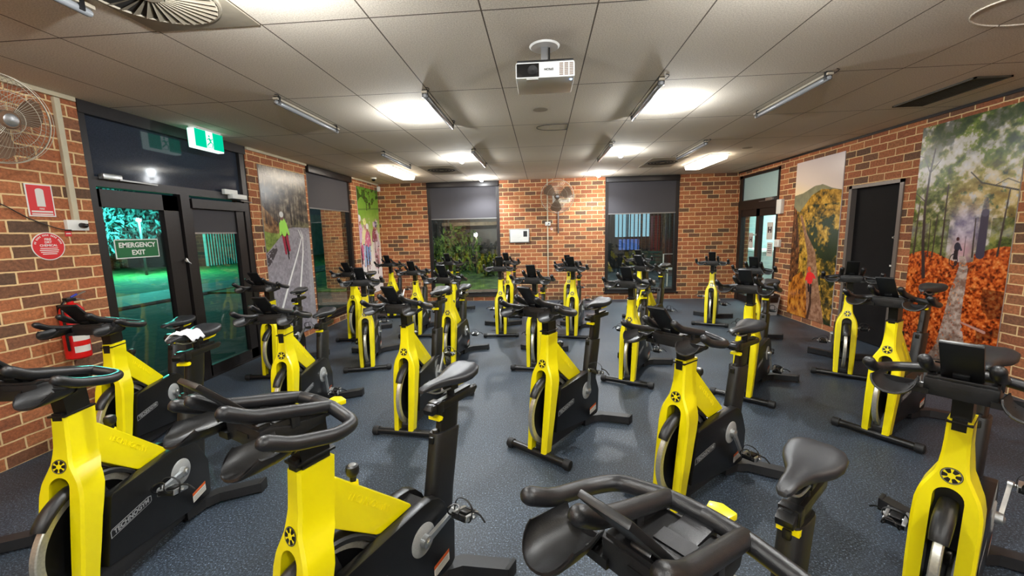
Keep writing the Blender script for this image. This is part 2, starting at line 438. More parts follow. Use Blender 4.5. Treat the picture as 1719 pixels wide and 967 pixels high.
# ============================================================ ROOM
def build_room():
    T = 0.24
    f = MB().box(XL - T, XR + T, YF - T, YB + T, -0.12, 0).build('floor', M_floor, smooth=0); struct(f)
    c = MB().box(XL - T, XR + T, YF - T, YB + T, H, H + 0.1).build('ceiling', M_ceil, smooth=0); struct(c)
    # left wall: pier, exit door opening 3.14-4.99, column, window opening, column
    w = MB()
    w.box(XL - T, XL, YF - T, 3.14, 0, H)
    w.box(XL - T, XL, 4.99, 6.31, 0, H)
    w.box(XL - T, XL, 6.31, 7.81, 0, 0.13)
    w.box(XL - T, XL, 7.81, YB + T, 0, H)
    struct(w.build('wall_left', M_brick, smooth=0, uv=True))
    w = MB()
    w.box(XL, -2.585, YB, YB + T, 0, H)
    w.box(-2.585, -0.94, YB, YB + T, 0, 0.10)
    w.box(-0.94, 1.392, YB, YB + T, 0, H)
    w.box(1.392, 2.978, YB, YB + T, 0, 0.14)
    w.box(2.978, XR, YB, YB + T, 0, H)
    struct(w.build('wall_back', M_brick, smooth=0, uv=True))
    w = MB()
    w.box(XR, XR + T, 9.06, YB + T, 0, H)
    w.box(XR, XR + T, 7.59, 9.06, 2.60, H)
    w.box(XR, XR + T, 5.93, 7.59, 0, H)
    w.box(XR, XR + T, 5.09, 5.93, 2.07, H)
    w.box(XR, XR + T, YF - T, 5.09, 0, H)
    struct(w.build('wall_right', M_brick, smooth=0, uv=True))
    wm = mat('white_painted_plaster', srgb(232, 230, 224), 0.7)
    struct(MB().box(XL, XR, YF - T, YF, 0, H).build('wall_front', wm, smooth=0))
    # cream cornice beads on the left wall piers
    t = MB().box(XL, XL + 0.03, YF, 3.12, 2.665, 2.699, bev=0.004); struct(t.build('trim_1', M_trim))
    t = MB().box(XL, XL + 0.03, 5.0, 6.3, 2.665, 2.699, bev=0.004); struct(t.build('trim_2', M_trim))
    t = MB().box(XL, XL + 0.03, 7.82, YB, 2.665, 2.699, bev=0.004); struct(t.build('trim_3', M_trim))
    # dark angle along the ceiling of the right wall
    t = MB().box(XR - 0.02, XR, YF, YB, 2.672, 2.699); struct(t.build('trim_4', M_frm))

    # ---- exit door (left wall)
    d = MB(); x0, x1 = XL - 0.10, XL - 0.01
    d.box(x0, x1, 3.14, 3.20, 0, H); d.box(x0, x1, 4.90, 4.99, 0, H)
    d.box(x0, x1, 3.20, 4.90, 2.02, 2.10); d.box(x0, x1, 3.20, 4.90, 0, 0.02)
    d.box(x0, x1 + 0.02, 3.14, 4.99, 2.60, H)
    # left leaf
    d.box(x0 + .02, x1 - .01, 3.205, 3.23, 0.02, 2.0); d.box(x0 + .02, x1 - .01, 3.80, 3.965, 0.02, 2.0)
    d.box(x0 + .02, x1 - .01, 3.205, 3.965, 0.02, 0.16); d.box(x0 + .02, x1 - .01, 3.205, 3.965, 1.85, 2.0)
    d.box(x0 + .02, x1 + .01, 3.985, 4.09, 0.02, 2.02)
    d.box(x0 + .02, x1 - .01, 4.09, 4.13, 0.02, 2.0); d.box(x0 + .02, x1 - .01, 4.76, 4.88, 0.02, 2.0)
    d.box(x0 + .02, x1 - .01, 4.09, 4.88, 0.02, 0.14); d.box(x0 + .02, x1 + .02, 4.11, 4.90, 1.89, 1.99)
    D = struct(d.build('door_1', M_frm, smooth=0))
    g = MB().box(XL - .062, XL - .056, 3.22, 3.82, 0.15, 1.86).build('left_pane', M_glass, D, smooth=0)
    g = MB().box(XL - .062, XL - .056, 4.12, 4.78, 0.13, 1.90).build('right_pane', M_glass, D, smooth=0)
    g = MB().box(XL - .07, XL - .05, 3.19, 4.91, 2.09, 2.61).build('transom_panel', M_dglass, D, smooth=0)
    g = MB().box(XL - .05, XL - .044, 4.13, 4.76, 1.63, 1.9).box(XL - .055, XL - .04, 4.13, 4.76, 1.615, 1.632, 1).build('door_blind', [M_blind, M_alu], D, smooth=0)
    k = MB().tube([(XL + .005, 3.955, 1.36), (XL + .012, 3.96, 1.33), (XL + .02, 3.985, 1.305)], 0.007).lathe([(0, 0), (.018, 0), (.018, .012), (0, .012)], (XL, 3.955, 1.34), 'x', 16).build('door_handle', M_sil, D)
    t = thing('door_closer', 'bronze-shadowed door closer with long arm above the emergency exit leaf', 'door closer', (XL, 3.3, 2.08))
    MB().box(-.01, .04, -.07, .09, .0, .05, bev=.01).build('body', M_sil, t)
    MB().box(.02, .03, .05, .45, .0, .012, rot=Euler((0, 0, .12)).to_matrix()).build('arm', M_alu, t)
    t = thing('door_closer', 'white box door closer above the blind on the right exit leaf', 'door closer', (XL, 4.7, 2.04))
    MB().box(-.01, .03, -.14, .06, .035, .095, bev=.004).box(-.01, .055, -.06, .18, -.01, .045, bev=.006).build('body', M_wht, t)
    MB().box(.015, .025, .05, .42, -.035, -.025, rot=Euler((0, 0, .25)).to_matrix()).build('arm', M_alu, t)
    t = thing('exit_notice', 'green EMERGENCY EXIT plate with white border on the exit door glass', 'sign', (XL - .05, 3.51, 1.485))
    MB().box(0, .004, -.205, .205, -.087, .087, 1).box(.004, .0052, -.196, .196, -.078, .078, 0).build('plate', [M_grn, M_wht], t, smooth=0)
    mb = text_mb('EMERGENCY', .062, .0006, axes((.0062, 0, .032), (0, 1, 0), (0, 0, 1)), width=.345, bold=.0018)
    text_mb('EXIT', .062, .0006, axes((.0062, 0, -.037), (0, 1, 0), (0, 0, 1)), mb=mb, width=.125, bold=.0018)
    mb.build('lettering', M_wht, t, smooth=0)

    # ---- windows
    def window(name, side, a0, a1, z0, blind_z, inner=True):
        fr = MB(); bl = MB(); gl = MB(); bx = MB(); si = MB()
        def B(mb, p0, p1, q0, q1, h0, h1, mi=0, bev=0):
            # p along the wall, q depth into the wall (positive = outward)
            if side == 'L': mb.box(XL - q1, XL - q0, p0, p1, h0, h1, mi, bev=bev)
            else: mb.box(p0, p1, YB + q0, YB + q1, h0, h1, mi, bev=bev)
        w = 0.075
        B(fr, a0, a0 + w, .03, .11, z0, H); B(fr, a1 - w, a1, .03, .11, z0, H)
        B(fr, a0 + w, a1 - w, .03, .11, z0, z0 + .06); B(fr, a0 + w, a1 - w, .03, .11, H - .05, H)
        o = struct(fr.build(name, M_frm, smooth=0))
        B(gl, a0 + w, a1 - w, .075, .081, z0 + .06, H - .05); gl.build('pane', M_glass, o, smooth=0)
        B(bx, a0 + .012, a1 - .012, -.045, .06, H - .12, H - .012, 0, bev=.008); bx.build('blind_pelmet', M_frm, o)
        B(bl, a0 + w - .01, a1 - w + .01, .035, .039, blind_z, H - .12, 0); B(bl, a0 + w - .01, a1 - w + .01, .03, .045, blind_z - .018, blind_z + .002, 1)
        bl.build('roller_blind', [M_blind, M_alu], o, smooth=0)
        B(si, a0 - .02, a1 + .02, -.03, .12, z0 - .03, z0, 0, bev=.006); si.build('window_sill', M_frm, o)
        return o
    window('window_1', 'L', 6.31, 7.81, .16, 2.03)
    window('window_2', 'B', -2.585, -.94, .13, 1.89)
    window('window_3', 'B', 1.392, 2.978, .17, 1.91)

    # ---- right wall: glazed lobby door
    d = MB(); x0, x1 = XR + .0, XR + .09
    d.box(x0, x1, 8.93, 9.06, 0, 2.6); d.box(x0, x1, 7.59, 7.66, 0, 2.6)
    d.box(x0 - .01, x1, 7.59, 9.06, 1.90, 2.09); d.box(x0, x1, 7.59, 9.06, 2.55, 2.6)
    d.box(x0 + .01, x1, 8.23, 8.35, 0, 1.9); d.box(x0 + .01, x1, 7.66, 8.93, 1.76, 1.9); d.box(x0 + .01, x1, 7.66, 8.93, 0, .14)
    D = struct(d.build('door_2', M_frm, smooth=0))
    MB().box(XR + .05, XR + .056, 8.35, 8.93, .14, 1.76).build('left_pane', M_glass, D, smooth=0)
    MB().box(XR + .05, XR + .056, 7.66, 8.23, .14, 1.76).build('right_pane', M_glass, D, smooth=0)
    MB().box(XR + .03, XR + .05, 7.66, 8.93, 2.09, 2.55).build('transom_panel', M_cyan, D, smooth=0)
    MB().lathe([(0, 0), (.02, 0), (.02, -.012), (0, -.012)], (XR, 8.29, 1.40), 'x', 16).box(XR - .025, XR - .012, 8.28, 8.36, 1.385, 1.405).build('door_handle', M_sil, D)
    t = thing('door_closer', 'silver door closer on the head of the glazed lobby door', 'door closer', (XR, 7.85, 2.03))
    MB().box(-.05, 0, -.12, .1, 0, .05, bev=.006).build('body', M_sil, t)
    MB().box(-.04, -.03, .0, .3, -.005, .005, rot=Euler((0, 0, .15)).to_matrix()).build('arm', M_alu, t)
    # hall behind the lobby door
    h = MB(); h.box(XR + 1.6, XR + 1.62, 6.6, 13.5, 0, 2.6); h.box(XR + .24, XR + 1.6, 13.5, 13.52, 0, 2.6); h.box(XR + .2, XR + .24, YB + .24, 13.5, 0, 2.6); struct(h.build('wall_hall', M_litw, smooth=0))
    h = MB(); h.box(XR + .24, XR + 1.6, 6.6, 13.5, -.05, 0); struct(h.build('floor_hall', M_conc, smooth=0))
    t = thing('reception_desk', 'pale slatted counter seen through the lobby door glass', 'desk', (XR + 1.3, 11.2, 0))
    mb = MB().box(-.2, .2, -1.1, 1.1, 0, .95)
    for k in range(7): mb.box(-.215, -.2, -1.1, 1.1, .08 + k * .125, .17 + k * .125)
    mb.build('counter_body', mat('pale_desk_laminate', srgb(170, 180, 176), .4), t, smooth=0); MB().box(-.25, .25, -1.15, 1.15, .95, 1.0).build('counter_top', M_wht, t, smooth=0)
    def poster(nm, lab, y, z, w, hh, bars):
        t = thing(nm, lab, 'notice', (XR + .045, y, z))
        MB().box(-.003, 0, -w / 2, w / 2, -hh / 2, hh / 2).build('sheet', M_lab, t, smooth=0)
        mb = MB()
        for (a, b, c, e) in bars: mb.box(-.0042, -.003, a * w, b * w, c * hh, e * hh)
        mb.build('print', bars and mat('notice_ink', srgb(60, 40, 44), .6), t, smooth=0)
    ppl = [(-.3, -.12, -.1, .25), (.12, .3, -.1, .25), (-.12, .12, .02, .1)]
    poster('distance_notice', 'small white notice with two dark figures on left lobby leaf', 8.57, 1.28, .17, .30, ppl)
    poster('distance_notice', 'white notice with two dark figures high on right lobby leaf', 7.9, 1.47, .2, .32, ppl)
    poster('text_notice', 'white text notice under the figure notice on right lobby leaf', 7.87, 1.13, .19, .26, [(-.35, .35, .3 - k * .14, .35 - k * .14) for k in range(5)])
    # black plain door
    fr = MB(); fr.box(XR - .015, XR + .1, 5.09, 5.14, 0, 2.07); fr.box(XR - .015, XR + .1, 5.88, 5.93, 0, 2.07); fr.box(XR - .015, XR + .1, 5.09, 5.93, 2.03, 2.07)
    D = struct(fr.build('door_3', M_alu, smooth=0)); D.data.materials[0] = mat('grey_metal_door_frame', srgb(120, 112, 106), .4, .3)
    MB().box(XR + .055, XR + .095, 5.14, 5.88, 0.01, 2.03).build('door_leaf', M_door, D, smooth=0)
    MB().lathe([(0, 0), (.022, 0), (.022, -.015), (.01, -.018), (.01, -.04), (0, -.04)], (XR + .055, 5.2, 1.39), 'x', 20).build('door_lock', M_sil, D)
    MB().box(XR + .052, XR + .055, 5.16, 5.25, 1.035, 1.055).build('door_label', M_wht, D, smooth=0)
    MB().box(XR + .03, XR + .055, 5.165, 5.175, 1.45, 1.98).build('door_bolt', M_sil, D, smooth=0)

# ============================================================ MURALS
def vnoise(u, v, s, seed=0, stretch=1.0):
    r_ = np.random.default_rng(seed); g = r_.random((64, 64))
    x = u * s * stretch; y = v * s
    xi = np.floor(x).astype(int); yi = np.floor(y).astype(int); fx = x - xi; fy = y - yi
    fx = fx * fx * (3 - 2 * fx); fy = fy * fy * (3 - 2 * fy)
    G = lambda a, b: g[a % 64, b % 64]
    return (G(xi, yi) * (1 - fx) + G(xi + 1, yi) * fx) * (1 - fy) + (G(xi, yi + 1) * (1 - fx) + G(xi + 1, yi + 1) * fx) * fy
def fbm(u, v, s, seed=0, o=4, stretch=1.0):
    a = 0; t = 0
    for k in range(o): a = a + vnoise(u, v, s * 2 ** k, seed + k, stretch) / 1.6 ** k; t += 1 / 1.6 ** k
    return a / t
def lin(c): return np.array(srgb(*c)[:3])
class Pic:
    def __init__(s, w, h, res):
        s.asp = h / w; s.nx = int(w / res); s.ny = int(h / res)
        s.U, s.V = np.meshgrid(np.linspace(0, 1, s.nx + 1), np.linspace(0, 1, s.ny + 1))
        s.X = s.U * w; s.Y = s.V * h; s.w, s.h = w, h
        s.C = np.zeros(s.U.shape + (3,))
    def put(s, mask, col):
        m = np.clip(mask, 0, 1)[..., None]
        c = lin(col) if not isinstance(col, np.ndarray) else col
        s.C = s.C * (1 - m) + c * m
    def mix(s, n, stops):
        """n in 0..1, stops list of (pos, rgb)"""
        out = np.zeros(n.shape + (3,)); P = [p for p, _ in stops]; K = np.array([lin(c) for _, c in stops])
        for i in range(3): out[..., i] = np.interp(n, P, K[:, i])
        return out
    def poly(s, pts, soft=.004):
        # convexity-free even-odd mask in metres
        x, y = s.X, s.Y; ins = np.zeros(x.shape, bool); n = len(pts)
        for i in range(n):
            (ax, ay), (bx, by) = [(p[0] * s.w, p[1] * s.h) for p in (pts[i], pts[(i + 1) % n])]
            c = ((ay > y) != (by > y)) & (x < (bx - ax) * (y - ay) / (by - ay + 1e-12) + ax); ins ^= c
        return ins.astype(float)
    def seg(s, a, b, r0, r1=None):
        r1 = r0 if r1 is None else r1
        ax, ay, bx, by = a[0] * s.w, a[1] * s.h, b[0] * s.w, b[1] * s.h
        dx, dy = bx - ax, by - ay; t = np.clip(((s.X - ax) * dx + (s.Y - ay) * dy) / (dx * dx + dy * dy + 1e-12), 0, 1)
        d = np.hypot(s.X - ax - t * dx, s.Y - ay - t * dy); rr = r0 + (r1 - r0) * t
        return np.clip((rr - d) / .003 + .5, 0, 1)
    def path(s, pts, r0, r1=None):
        r1 = r0 if r1 is None else r1; n = len(pts) - 1; m = np.zeros(s.U.shape)
        for i in range(n): m = np.maximum(m, s.seg(pts[i], pts[i + 1], r0 + (r1 - r0) * i / n, r0 + (r1 - r0) * (i + 1) / n))
        return m
    def ell(s, c, rx, ry): return np.clip((1 - np.hypot((s.X - c[0] * s.w) / rx, (s.Y - c[1] * s.h) / ry)) * 8, 0, 1)
    def ring(s, c, rx, ry, t=.004):
        d = np.hypot((s.X - c[0] * s.w) / rx, (s.Y - c[1] * s.h) / ry); return np.clip((t / rx - np.abs(d - 1)) / (t / rx) * 2, 0, 1)
    def build(s, name, side, y0, y1, z0, z1, label, rest):
        """y0 = left edge as seen. side L or R"""
        nx, ny = s.nx + 1, s.ny + 1; eps = 0.012
        X = np.full(s.U.shape, XL + eps if side == 'L' else XR - eps)
        co = np.stack([X, y0 + (y1 - y0) * s.U, z0 + (z1 - z0) * s.V], -1).reshape(-1, 3)
        n0 = len(co); i = np.arange(ny - 1)[:, None] * nx + np.arange(nx - 1)[None]
        q = np.stack([i, i + 1, i + nx + 1, i + nx], -1).reshape(-1, 4)
        bx = XL + .001 if side == 'L' else XR - .001
        back = [(bx, y0, z0), (bx, y1, z0), (bx, y1, z1), (bx, y0, z1)]
        me = bpy.data.meshes.new(name)
        fs = q.tolist()
        c = [0, nx - 1, ny * nx - 1, (ny - 1) * nx]
        fs += [[n0, n0 + 1, n0 + 2, n0 + 3]]
        edges = [list(range(0, nx)), list(range(nx - 1, ny * nx, nx)), list(range((ny - 1) * nx, ny * nx))[::-1], list(range(0, ny * nx, nx))[::-1]]
        for k, e in enumerate(edges): fs.append(e + [n0 + (k + 1) % 4, n0 + k])
        me.from_pydata(co.tolist() + back, [], fs)
        at = me.color_attributes.new('Col', 'FLOAT_COLOR', 'POINT')
        col = np.ones((n0 + 4, 4)); col[:n0, :3] = np.clip(s.C.reshape(-1, 3), 0, 1); col[n0:, :3] = .6
        at.data.foreach_set('color', col.ravel().astype(np.float32))
        me.materials.append(M_mural)
        bm = bmesh.new(); bm.from_mesh(me); bmesh.ops.recalc_face_normals(bm, faces=bm.faces[:]); bm.to_mesh(me); bm.free()
        o = bpy.data.objects.new(name, me); COL.objects.link(o)
        return tag(o, label, 'mural', rest)

def cyclist(P, x, y, s, jack, leg, skin, helm, lean=0.0):
    """front-on rider; (x,y) wheel contact in uv, s height in metres"""
    w, h = P.w, P.h
    def q(a, b): return (x + (a * s + lean * b * s) / w, y + b * s / h)
    P.put(P.seg(q(0, 0), q(0, .36), .012 * s / .7), (22, 22, 26)); P.put(P.seg(q(.03, .1), q(.03, .5), .011 * s / .7), (30, 28, 34))
    P.put(P.seg(q(-.06, .12), q(-.05, .5), .022 * s / .7, .035 * s / .7), leg); P.put(P.seg(q(.07, .18), q(.05, .5), .022 * s / .7, .035 * s / .7), leg)
    P.put(P.seg(q(-.13, .5), q(.13, .5), .010), (20, 20, 24)); P.put(P.seg(q(0, .3), q(0, .52), .012), (40, 20, 24))
    P.put(P.ell(q(0, .68), .080 * s / .7, .115 * s / .7), jack); P.put(P.ell(q(0, .60), .062 * s / .7, .10 * s / .7), jack)
    P.put(P.seg(q(-.09, .72), q(-.13, .52), .021 * s / .7), jack); P.put(P.seg(q(.09, .72), q(.13, .52), .021 * s / .7), jack)
    P.put(P.ell(q(0, .86), .042 * s / .7, .055 * s / .7), skin); P.put(P.ell(q(0, .91), .048 * s / .7, .045 * s / .7), helm)

def build_murals():
    res = 0.0055
    # A: wet road, lone rider in lime jacket
    P = Pic(1.05, 2.43, res); U, V, X, Y = P.U, P.V, P.X, P.Y
    n = fbm(X, Y, 9, 1, 5); P.C = P.mix(n, [(.25, (34, 30, 26)), (.45, (74, 66, 56)), (.6, (112, 100, 84)), (.8, (160, 150, 130))])
    nb = fbm(X, Y, 14, 9, 4); bank = P.mix(nb, [(.25, (60, 40, 26)), (.5, (128, 92, 56)), (.8, (176, 140, 96))])
    P.put(P.poly([(0, .78), (.12, .74), (.3, .68), (.34, .62), (0, .56)]), bank)
    P.put(P.poly([(.62, .72), (.8, .70), (1, .69), (1, .655), (.6, .66)]), P.mix(nb, [(.25, (48, 44, 30)), (.7, (120, 112, 84))]))
    P.put(P.poly([(0, .64), (.12, .63), (.34, .625), (.33, .60), (0, .52)]), P.mix(nb, [(.25, (66, 86, 30)), (.75, (150, 170, 80))]))
    nr = fbm(X, Y, 30, 3, 3); road = P.mix(nr, [(.2, (126, 121, 128)), (.8, (154, 149, 157))])
    P.put(P.poly([(0, 0), (1, 0), (1, .66), (.62, .664), (.5, .655), (.32, .61), (0, .515)]), road)
    P.put(P.poly([(0, .51), (.2, .56), (.22, .53), (.08, .46), (0, .44)]) * (nb > .42), (66, 62, 66))
    P.put(P.poly([(.85, 0), (1, 0), (1, .62), (.92, .62), (.9, .4)]) * .4, (170, 168, 172))
    P.put(P.path([(.02, .02), (.2, .186), (.41, .334), (.66, .50), (.79, .6), (.72, .65)], .026, .004), (226, 226, 224))
    P.put(P.path([(.48, .05), (.66, .30), (.79, .50), (.82, .6), (.78, .645)], .024, .004), (226, 226, 224))
    for k in range(26):
        a = random.random(); P.put(P.path([(a, .68), (a + random.uniform(-.05, .05), 1)], random.uniform(.004, .011), .004) * .7, (46, 40, 34))
    cyclist(P, .45, .475, .70, (164, 226, 90), (150, 40, 60), (120, 84, 70), (214, 214, 210), -.13)
    P.build('road_cycling_mural', 'L', 5.19, 6.24, .09, 2.52, 'tall mural of a lime-jacketed cyclist on a wet road beside the exit door', None)
    # B: racers on pale road under green
    P = Pic(1.04, 2.25, res); U, V, X, Y = P.U, P.V, P.X, P.Y
    n = fbm(X, Y, 7, 21, 4)
    P.C = P.mix(np.clip(V * 1.25 - .25 + (n - .5) * .15, 0, 1), [(0, (236, 232, 232)), (.25, (232, 228, 214)), (.42, (206, 216, 150)), (.6, (150, 184, 84)), (.72, (120, 166, 60)), (1, (90, 140, 44))])
    P.put(((n > .46) & (V > .86 + .05 * np.sin(U * 9))).astype(float), P.mix(n, [(.4, (28, 56, 22)), (.7, (60, 104, 34))]))
    P.put(P.seg((.4, .80), (.4, .87), .02, .006), (40, 74, 34))
    P.put(P.poly([(0, .80), (1, .83), (1, .815), (0, .785)]) * .6, (70, 104, 50))
    for (a, b, s, j, l, hm) in ((.02, .25, 1.15, (206, 170, 206), (190, 96, 130), (226, 226, 240)), (.25, .22, 1.15, (232, 226, 170), (150, 180, 214), (230, 236, 150)), (.36, .24, 1.0, (214, 120, 150), (120, 160, 210), (240, 240, 240)), (.78, .18, 1.2, (210, 196, 206), (196, 150, 150), (104, 96, 134)), (.70, .3, .9, (140, 70, 84), (224, 206, 206), (200, 190, 210))):
        cyclist(P, a, b, s, j, l, (170, 120, 100), hm)
    nz = fbm(X, Y, 26, 5, 3); m = (nz > .60) & (V < .72) & (V > .2) & ((U < .5) | (U > .62))
    P.put(m * .6, P.mix(vnoise(X, Y, 13, 8), [(0, (60, 60, 96)), (.4, (200, 110, 150)), (.7, (240, 240, 244)), (1, (120, 60, 60))]))
    P.build('race_pack_mural', 'L', 8.04, 9.08, .3, 2.55, 'bright mural of racing cyclists under green trees at the far left corner', None)
    # C: hillside path, runner in red
    P = Pic(1.06, 2.47, res); U, V, X, Y = P.U, P.V, P.X, P.Y
    P.C = P.mix(np.clip((V - .8) / .2, 0, 1) * .6 + U * .4, [(0, (246, 222, 176)), (.3, (232, 214, 200)), (1, (206, 196, 200))])
    P.put(P.poly([(0, .79), (.2, .80), (.45, .835), (.62, .838), (.8, .81), (1, .79), (1, .6), (0, .6)]), P.mix(fbm(X, Y, 8, 31), [(.2, (120, 118, 96)), (.8, (150, 146, 112))]))
    n = fbm(X, Y, 16, 32, 5); hill = P.mix(n, [(.28, (58, 52, 24)), (.42, (132, 102, 34)), (.55, (184, 136, 44)), (.75, (226, 180, 74))])
    P.put(P.poly([(0, .70), (.15, .68), (.4, .78), (.6, .81), (.85, .80), (1, .792), (1, 0), (0, 0)]), hill)
    P.put(np.clip((fbm(X, Y, 6, 35, 4) - .47) * 9, 0, 1) * (V < .72) * ((U - (.25 + (.66 - V) * .75)) > .02), (44, 52, 24))
    P.put(P.poly([(0, .72), (.08, .69), (.13, .6), (.2, .45), (.22, .3), (.12, .2), (0, .22)]), P.mix(fbm(X, Y, 15, 37, 4, 2), [(.3, (48, 30, 20)), (.6, (112, 66, 36)), (.85, (176, 120, 70))]))
    pr = P.mix(fbm(X, Y, 22, 33, 3), [(.2, (120, 78, 54)), (.8, (176, 132, 104))])
    P.put(P.poly([(.17, .66), (.21, .66), (.34, .55), (.57, .43), (.70, .22), (.86, 0), (.34, 0), (.41, .2), (.41, .40), (.28, .55), (.2, .62)]), pr)
    P.put(P.poly([(.1, .25), (.3, .3), (.42, .2), (.5, .0), (0, 0), (0, .18)]), P.mix(fbm(X, Y, 10, 38, 4, 1.6), [(.3, (96, 50, 16)), (.5, (188, 110, 32)), (.8, (226, 160, 60))]))
    P.put(P.path([(.52, .20), (.55, .1), (.5, .0)], .02, .03), (70, 44, 30))
    P.put(P.poly([(.78, .5), (.9, .44), (1, .4), (1, 0), (.88, 0), (.74, .2), (.68, .34)]) * np.clip((fbm(X, Y, 18, 39, 4) - .3) * 4, 0, 1) * .85, (34, 38, 20))
    P.put(P.ell((.5, .262), .075, .11), (226, 44, 48)); P.put(P.seg((.45, .29), (.41, .25), .02), (226, 44, 48)); P.put(P.seg((.55, .29), (.60, .27), .02), (226, 44, 48))
    P.put(P.ell((.47, .318), .04, .045), (220, 90, 50)); P.put(P.seg((.48, .22), (.49, .18), .02), (40, 30, 36)); P.put(P.seg((.53, .22), (.54, .17), .02), (40, 30, 36))
    P.build('hillside_running_mural', 'R', 7.12, 6.06, .09, 2.56, 'tall mural of a red-shirted runner on a golden hillside path', None)
    # D: autumn forest
    P = Pic(1.03, 2.50, res * .95); U, V, X, Y = P.U, P.V, P.X, P.Y
    n1 = fbm(X, Y, 11, 41, 5); n2 = fbm(X, Y, 5, 44, 4)
    P.C = P.mix(np.clip(n1, 0, 1), [(.28, (40, 50, 26)), (.42, (84, 100, 50)), (.52, (150, 146, 96)), (.62, (196, 190, 176)), (.8, (214, 210, 210))])
    P.put(np.clip((n2 - .44) * 7, 0, 1) * (n1 < .56) * .85, P.mix(n1, [(.3, (44, 62, 20)), (.5, (104, 128, 40)), (.7, (186, 170, 60))]))
    gy = np.clip(1 - np.abs(V - .68) / .16, 0, 1) * np.clip((U - .3) * 4, 0, 1)
    P.put(gy * (fbm(X, Y, 20, 46, 4) > .42) * .8, P.mix(n1, [(.3, (150, 120, 46)), (.6, (214, 180, 96)), (.8, (230, 206, 140))]))
    P.put(np.clip((fbm(X, Y, 7, 47, 4) - .50) * 9, 0, 1) * np.clip((V - .80) * 9, 0, 1) * .8, (46, 62, 34))
    gap = np.exp(-(((U - .58) / .17) ** 2 + ((V - .56) / .085) ** 2)); P.put(np.clip(gap * 1.3, 0, 1) * .9, P.mix(n1, [(.3, (128, 120, 150)), (.7, (206, 196, 214))]))
    P.put(np.exp(-(((U - .58) / .11) ** 2 + ((V - .47) / .05) ** 2)) * .9, (206, 160, 170))
    fv = .445 + .02 * np.sin(U * 8) + .03 * (U > .7)
    P.put(((V < .60) & (V > .42) & (U < .42)).astype(float) * .75, P.mix(fbm(X, Y, 18, 52, 4), [(.3, (24, 32, 18)), (.5, (70, 84, 34)), (.75, (140, 150, 80))]))
    P.put(((V < .60) & (V > .42) & (U > .82)).astype(float) * .7, P.mix(fbm(X, Y, 18, 53, 4), [(.3, (30, 40, 20)), (.5, (84, 98, 40)), (.75, (150, 150, 70))]))
    lf = fbm(X, Y, 34, 48, 3); lf2 = vnoise(X, Y, 55, 49)
    leaves = P.mix(np.clip(lf * .7 + lf2 * .3, 0, 1), [(.25, (58, 24, 12)), (.4, (140, 52, 20)), (.52, (196, 84, 30)), (.65, (222, 120, 52)), (.85, (236, 170, 104))])
    P.put((V < fv).astype(float), leaves)
    P.put(((V < fv) & (fbm(X, Y, 4, 50, 3) > .52) & (U > .62) & (V < .33)) * .65, (44, 22, 18))
    pth = P.mix(fbm(X, Y, 26, 51, 4), [(.3, (128, 98, 84)), (.7, (192, 172, 160))])
    P.put(P.poly([(.56, .45), (.62, .45), (.66, .40), (.655, .3), (.65, .2), (.71, .11), (.74, 0), (.34, 0), (.43, .07), (.48, .2), (.51, .31), (.55, .37), (.57, .41)]) * np.where(lf2 > .82, .1, 1), pth)
    P.put(P.seg((.66, .185), (.88, .165), .008, .014), (190, 140, 126))
    tr = (52, 42, 44)
    P.put(P.path([(.20, .35), (.15, .5), (.125, .66), (.14, .8), (.17, .9)], .022, .008), tr)
    P.put(P.path([(.14, .80), (.06, .87), (.0, .88)], .006, .003), tr); P.put(P.path([(.14, .80), (.25, .85)], .006, .003), tr); P.put(P.path([(.12, .68), (0, .72)], .006, .004), tr)
    for a, b, c_, d, w in ((.365, .45, .36, .74, .011), (.27, .44, .28, .62, .009), (.22, .44, .21, .6, .008), (.68, .45, .67, .6, .009), (.60, .45, .6, .53, .004), (.05, .45, .06, .68, .012), (.9, .46, .93, .7, .01)):
        P.put(P.seg((a, b), (c_, d), w, w * .6), (60, 50, 46))
    P.put(P.seg((.75, .46), (.75, .62), .042, .036), (62, 58, 78)); P.put(P.seg((.75, .62), (.745, .67), .036, .02) * .6, (96, 92, 112))
    P.put(P.path([(.57, .78), (.68, .735), (.8, .72), (1, .695)], .006, .008), (48, 40, 28)); P.put(P.path([(.8, .72), (.9, .74), (1, .72)], .004), (48, 40, 28))
    # rider seen from behind
    P.put(P.ring((.505, .432), .042, .062, .006), (44, 34, 40)); P.put(P.ell((.53, .42), .02, .03), (60, 40, 40))
    P.put(P.ell((.527, .487), .034, .05), (44, 44, 60)); P.put(P.seg((.53, .47), (.53, .44), .014), (36, 30, 40)); P.put(P.seg((.515, .47), (.51, .44), .014), (36, 30, 40))
    P.put(P.seg((.545, .497), (.57, .475), .010), (50, 50, 66)); P.put(P.ell((.524, .519), .018, .022), (70, 30, 34))
    P.put(P.path([(.5, .405), (.62, .39), (.68, .4)], .012, .02) * .5, (70, 40, 30))
    P.build('autumn_forest_mural', 'R', 4.92, 3.93, .10, 2.58, 'wide mural of a mountain biker in an orange autumn forest at the right', None)

# ============================================================ SPIN BIKE
def yf(z): return float(np.interp(z, [.05, .2, .45, .58, .66, .73, .86], [-.022, -.002, .032, .052, .066, .08, .09]))
def yr(z): return float(np.interp(z, [.05, .2, .40, .54, .60, .64, .70, .77, .86], [.046, .07, .11, .145, .155, .18, .195, .205, .213]))
AX = Vector((0, .532, .335))

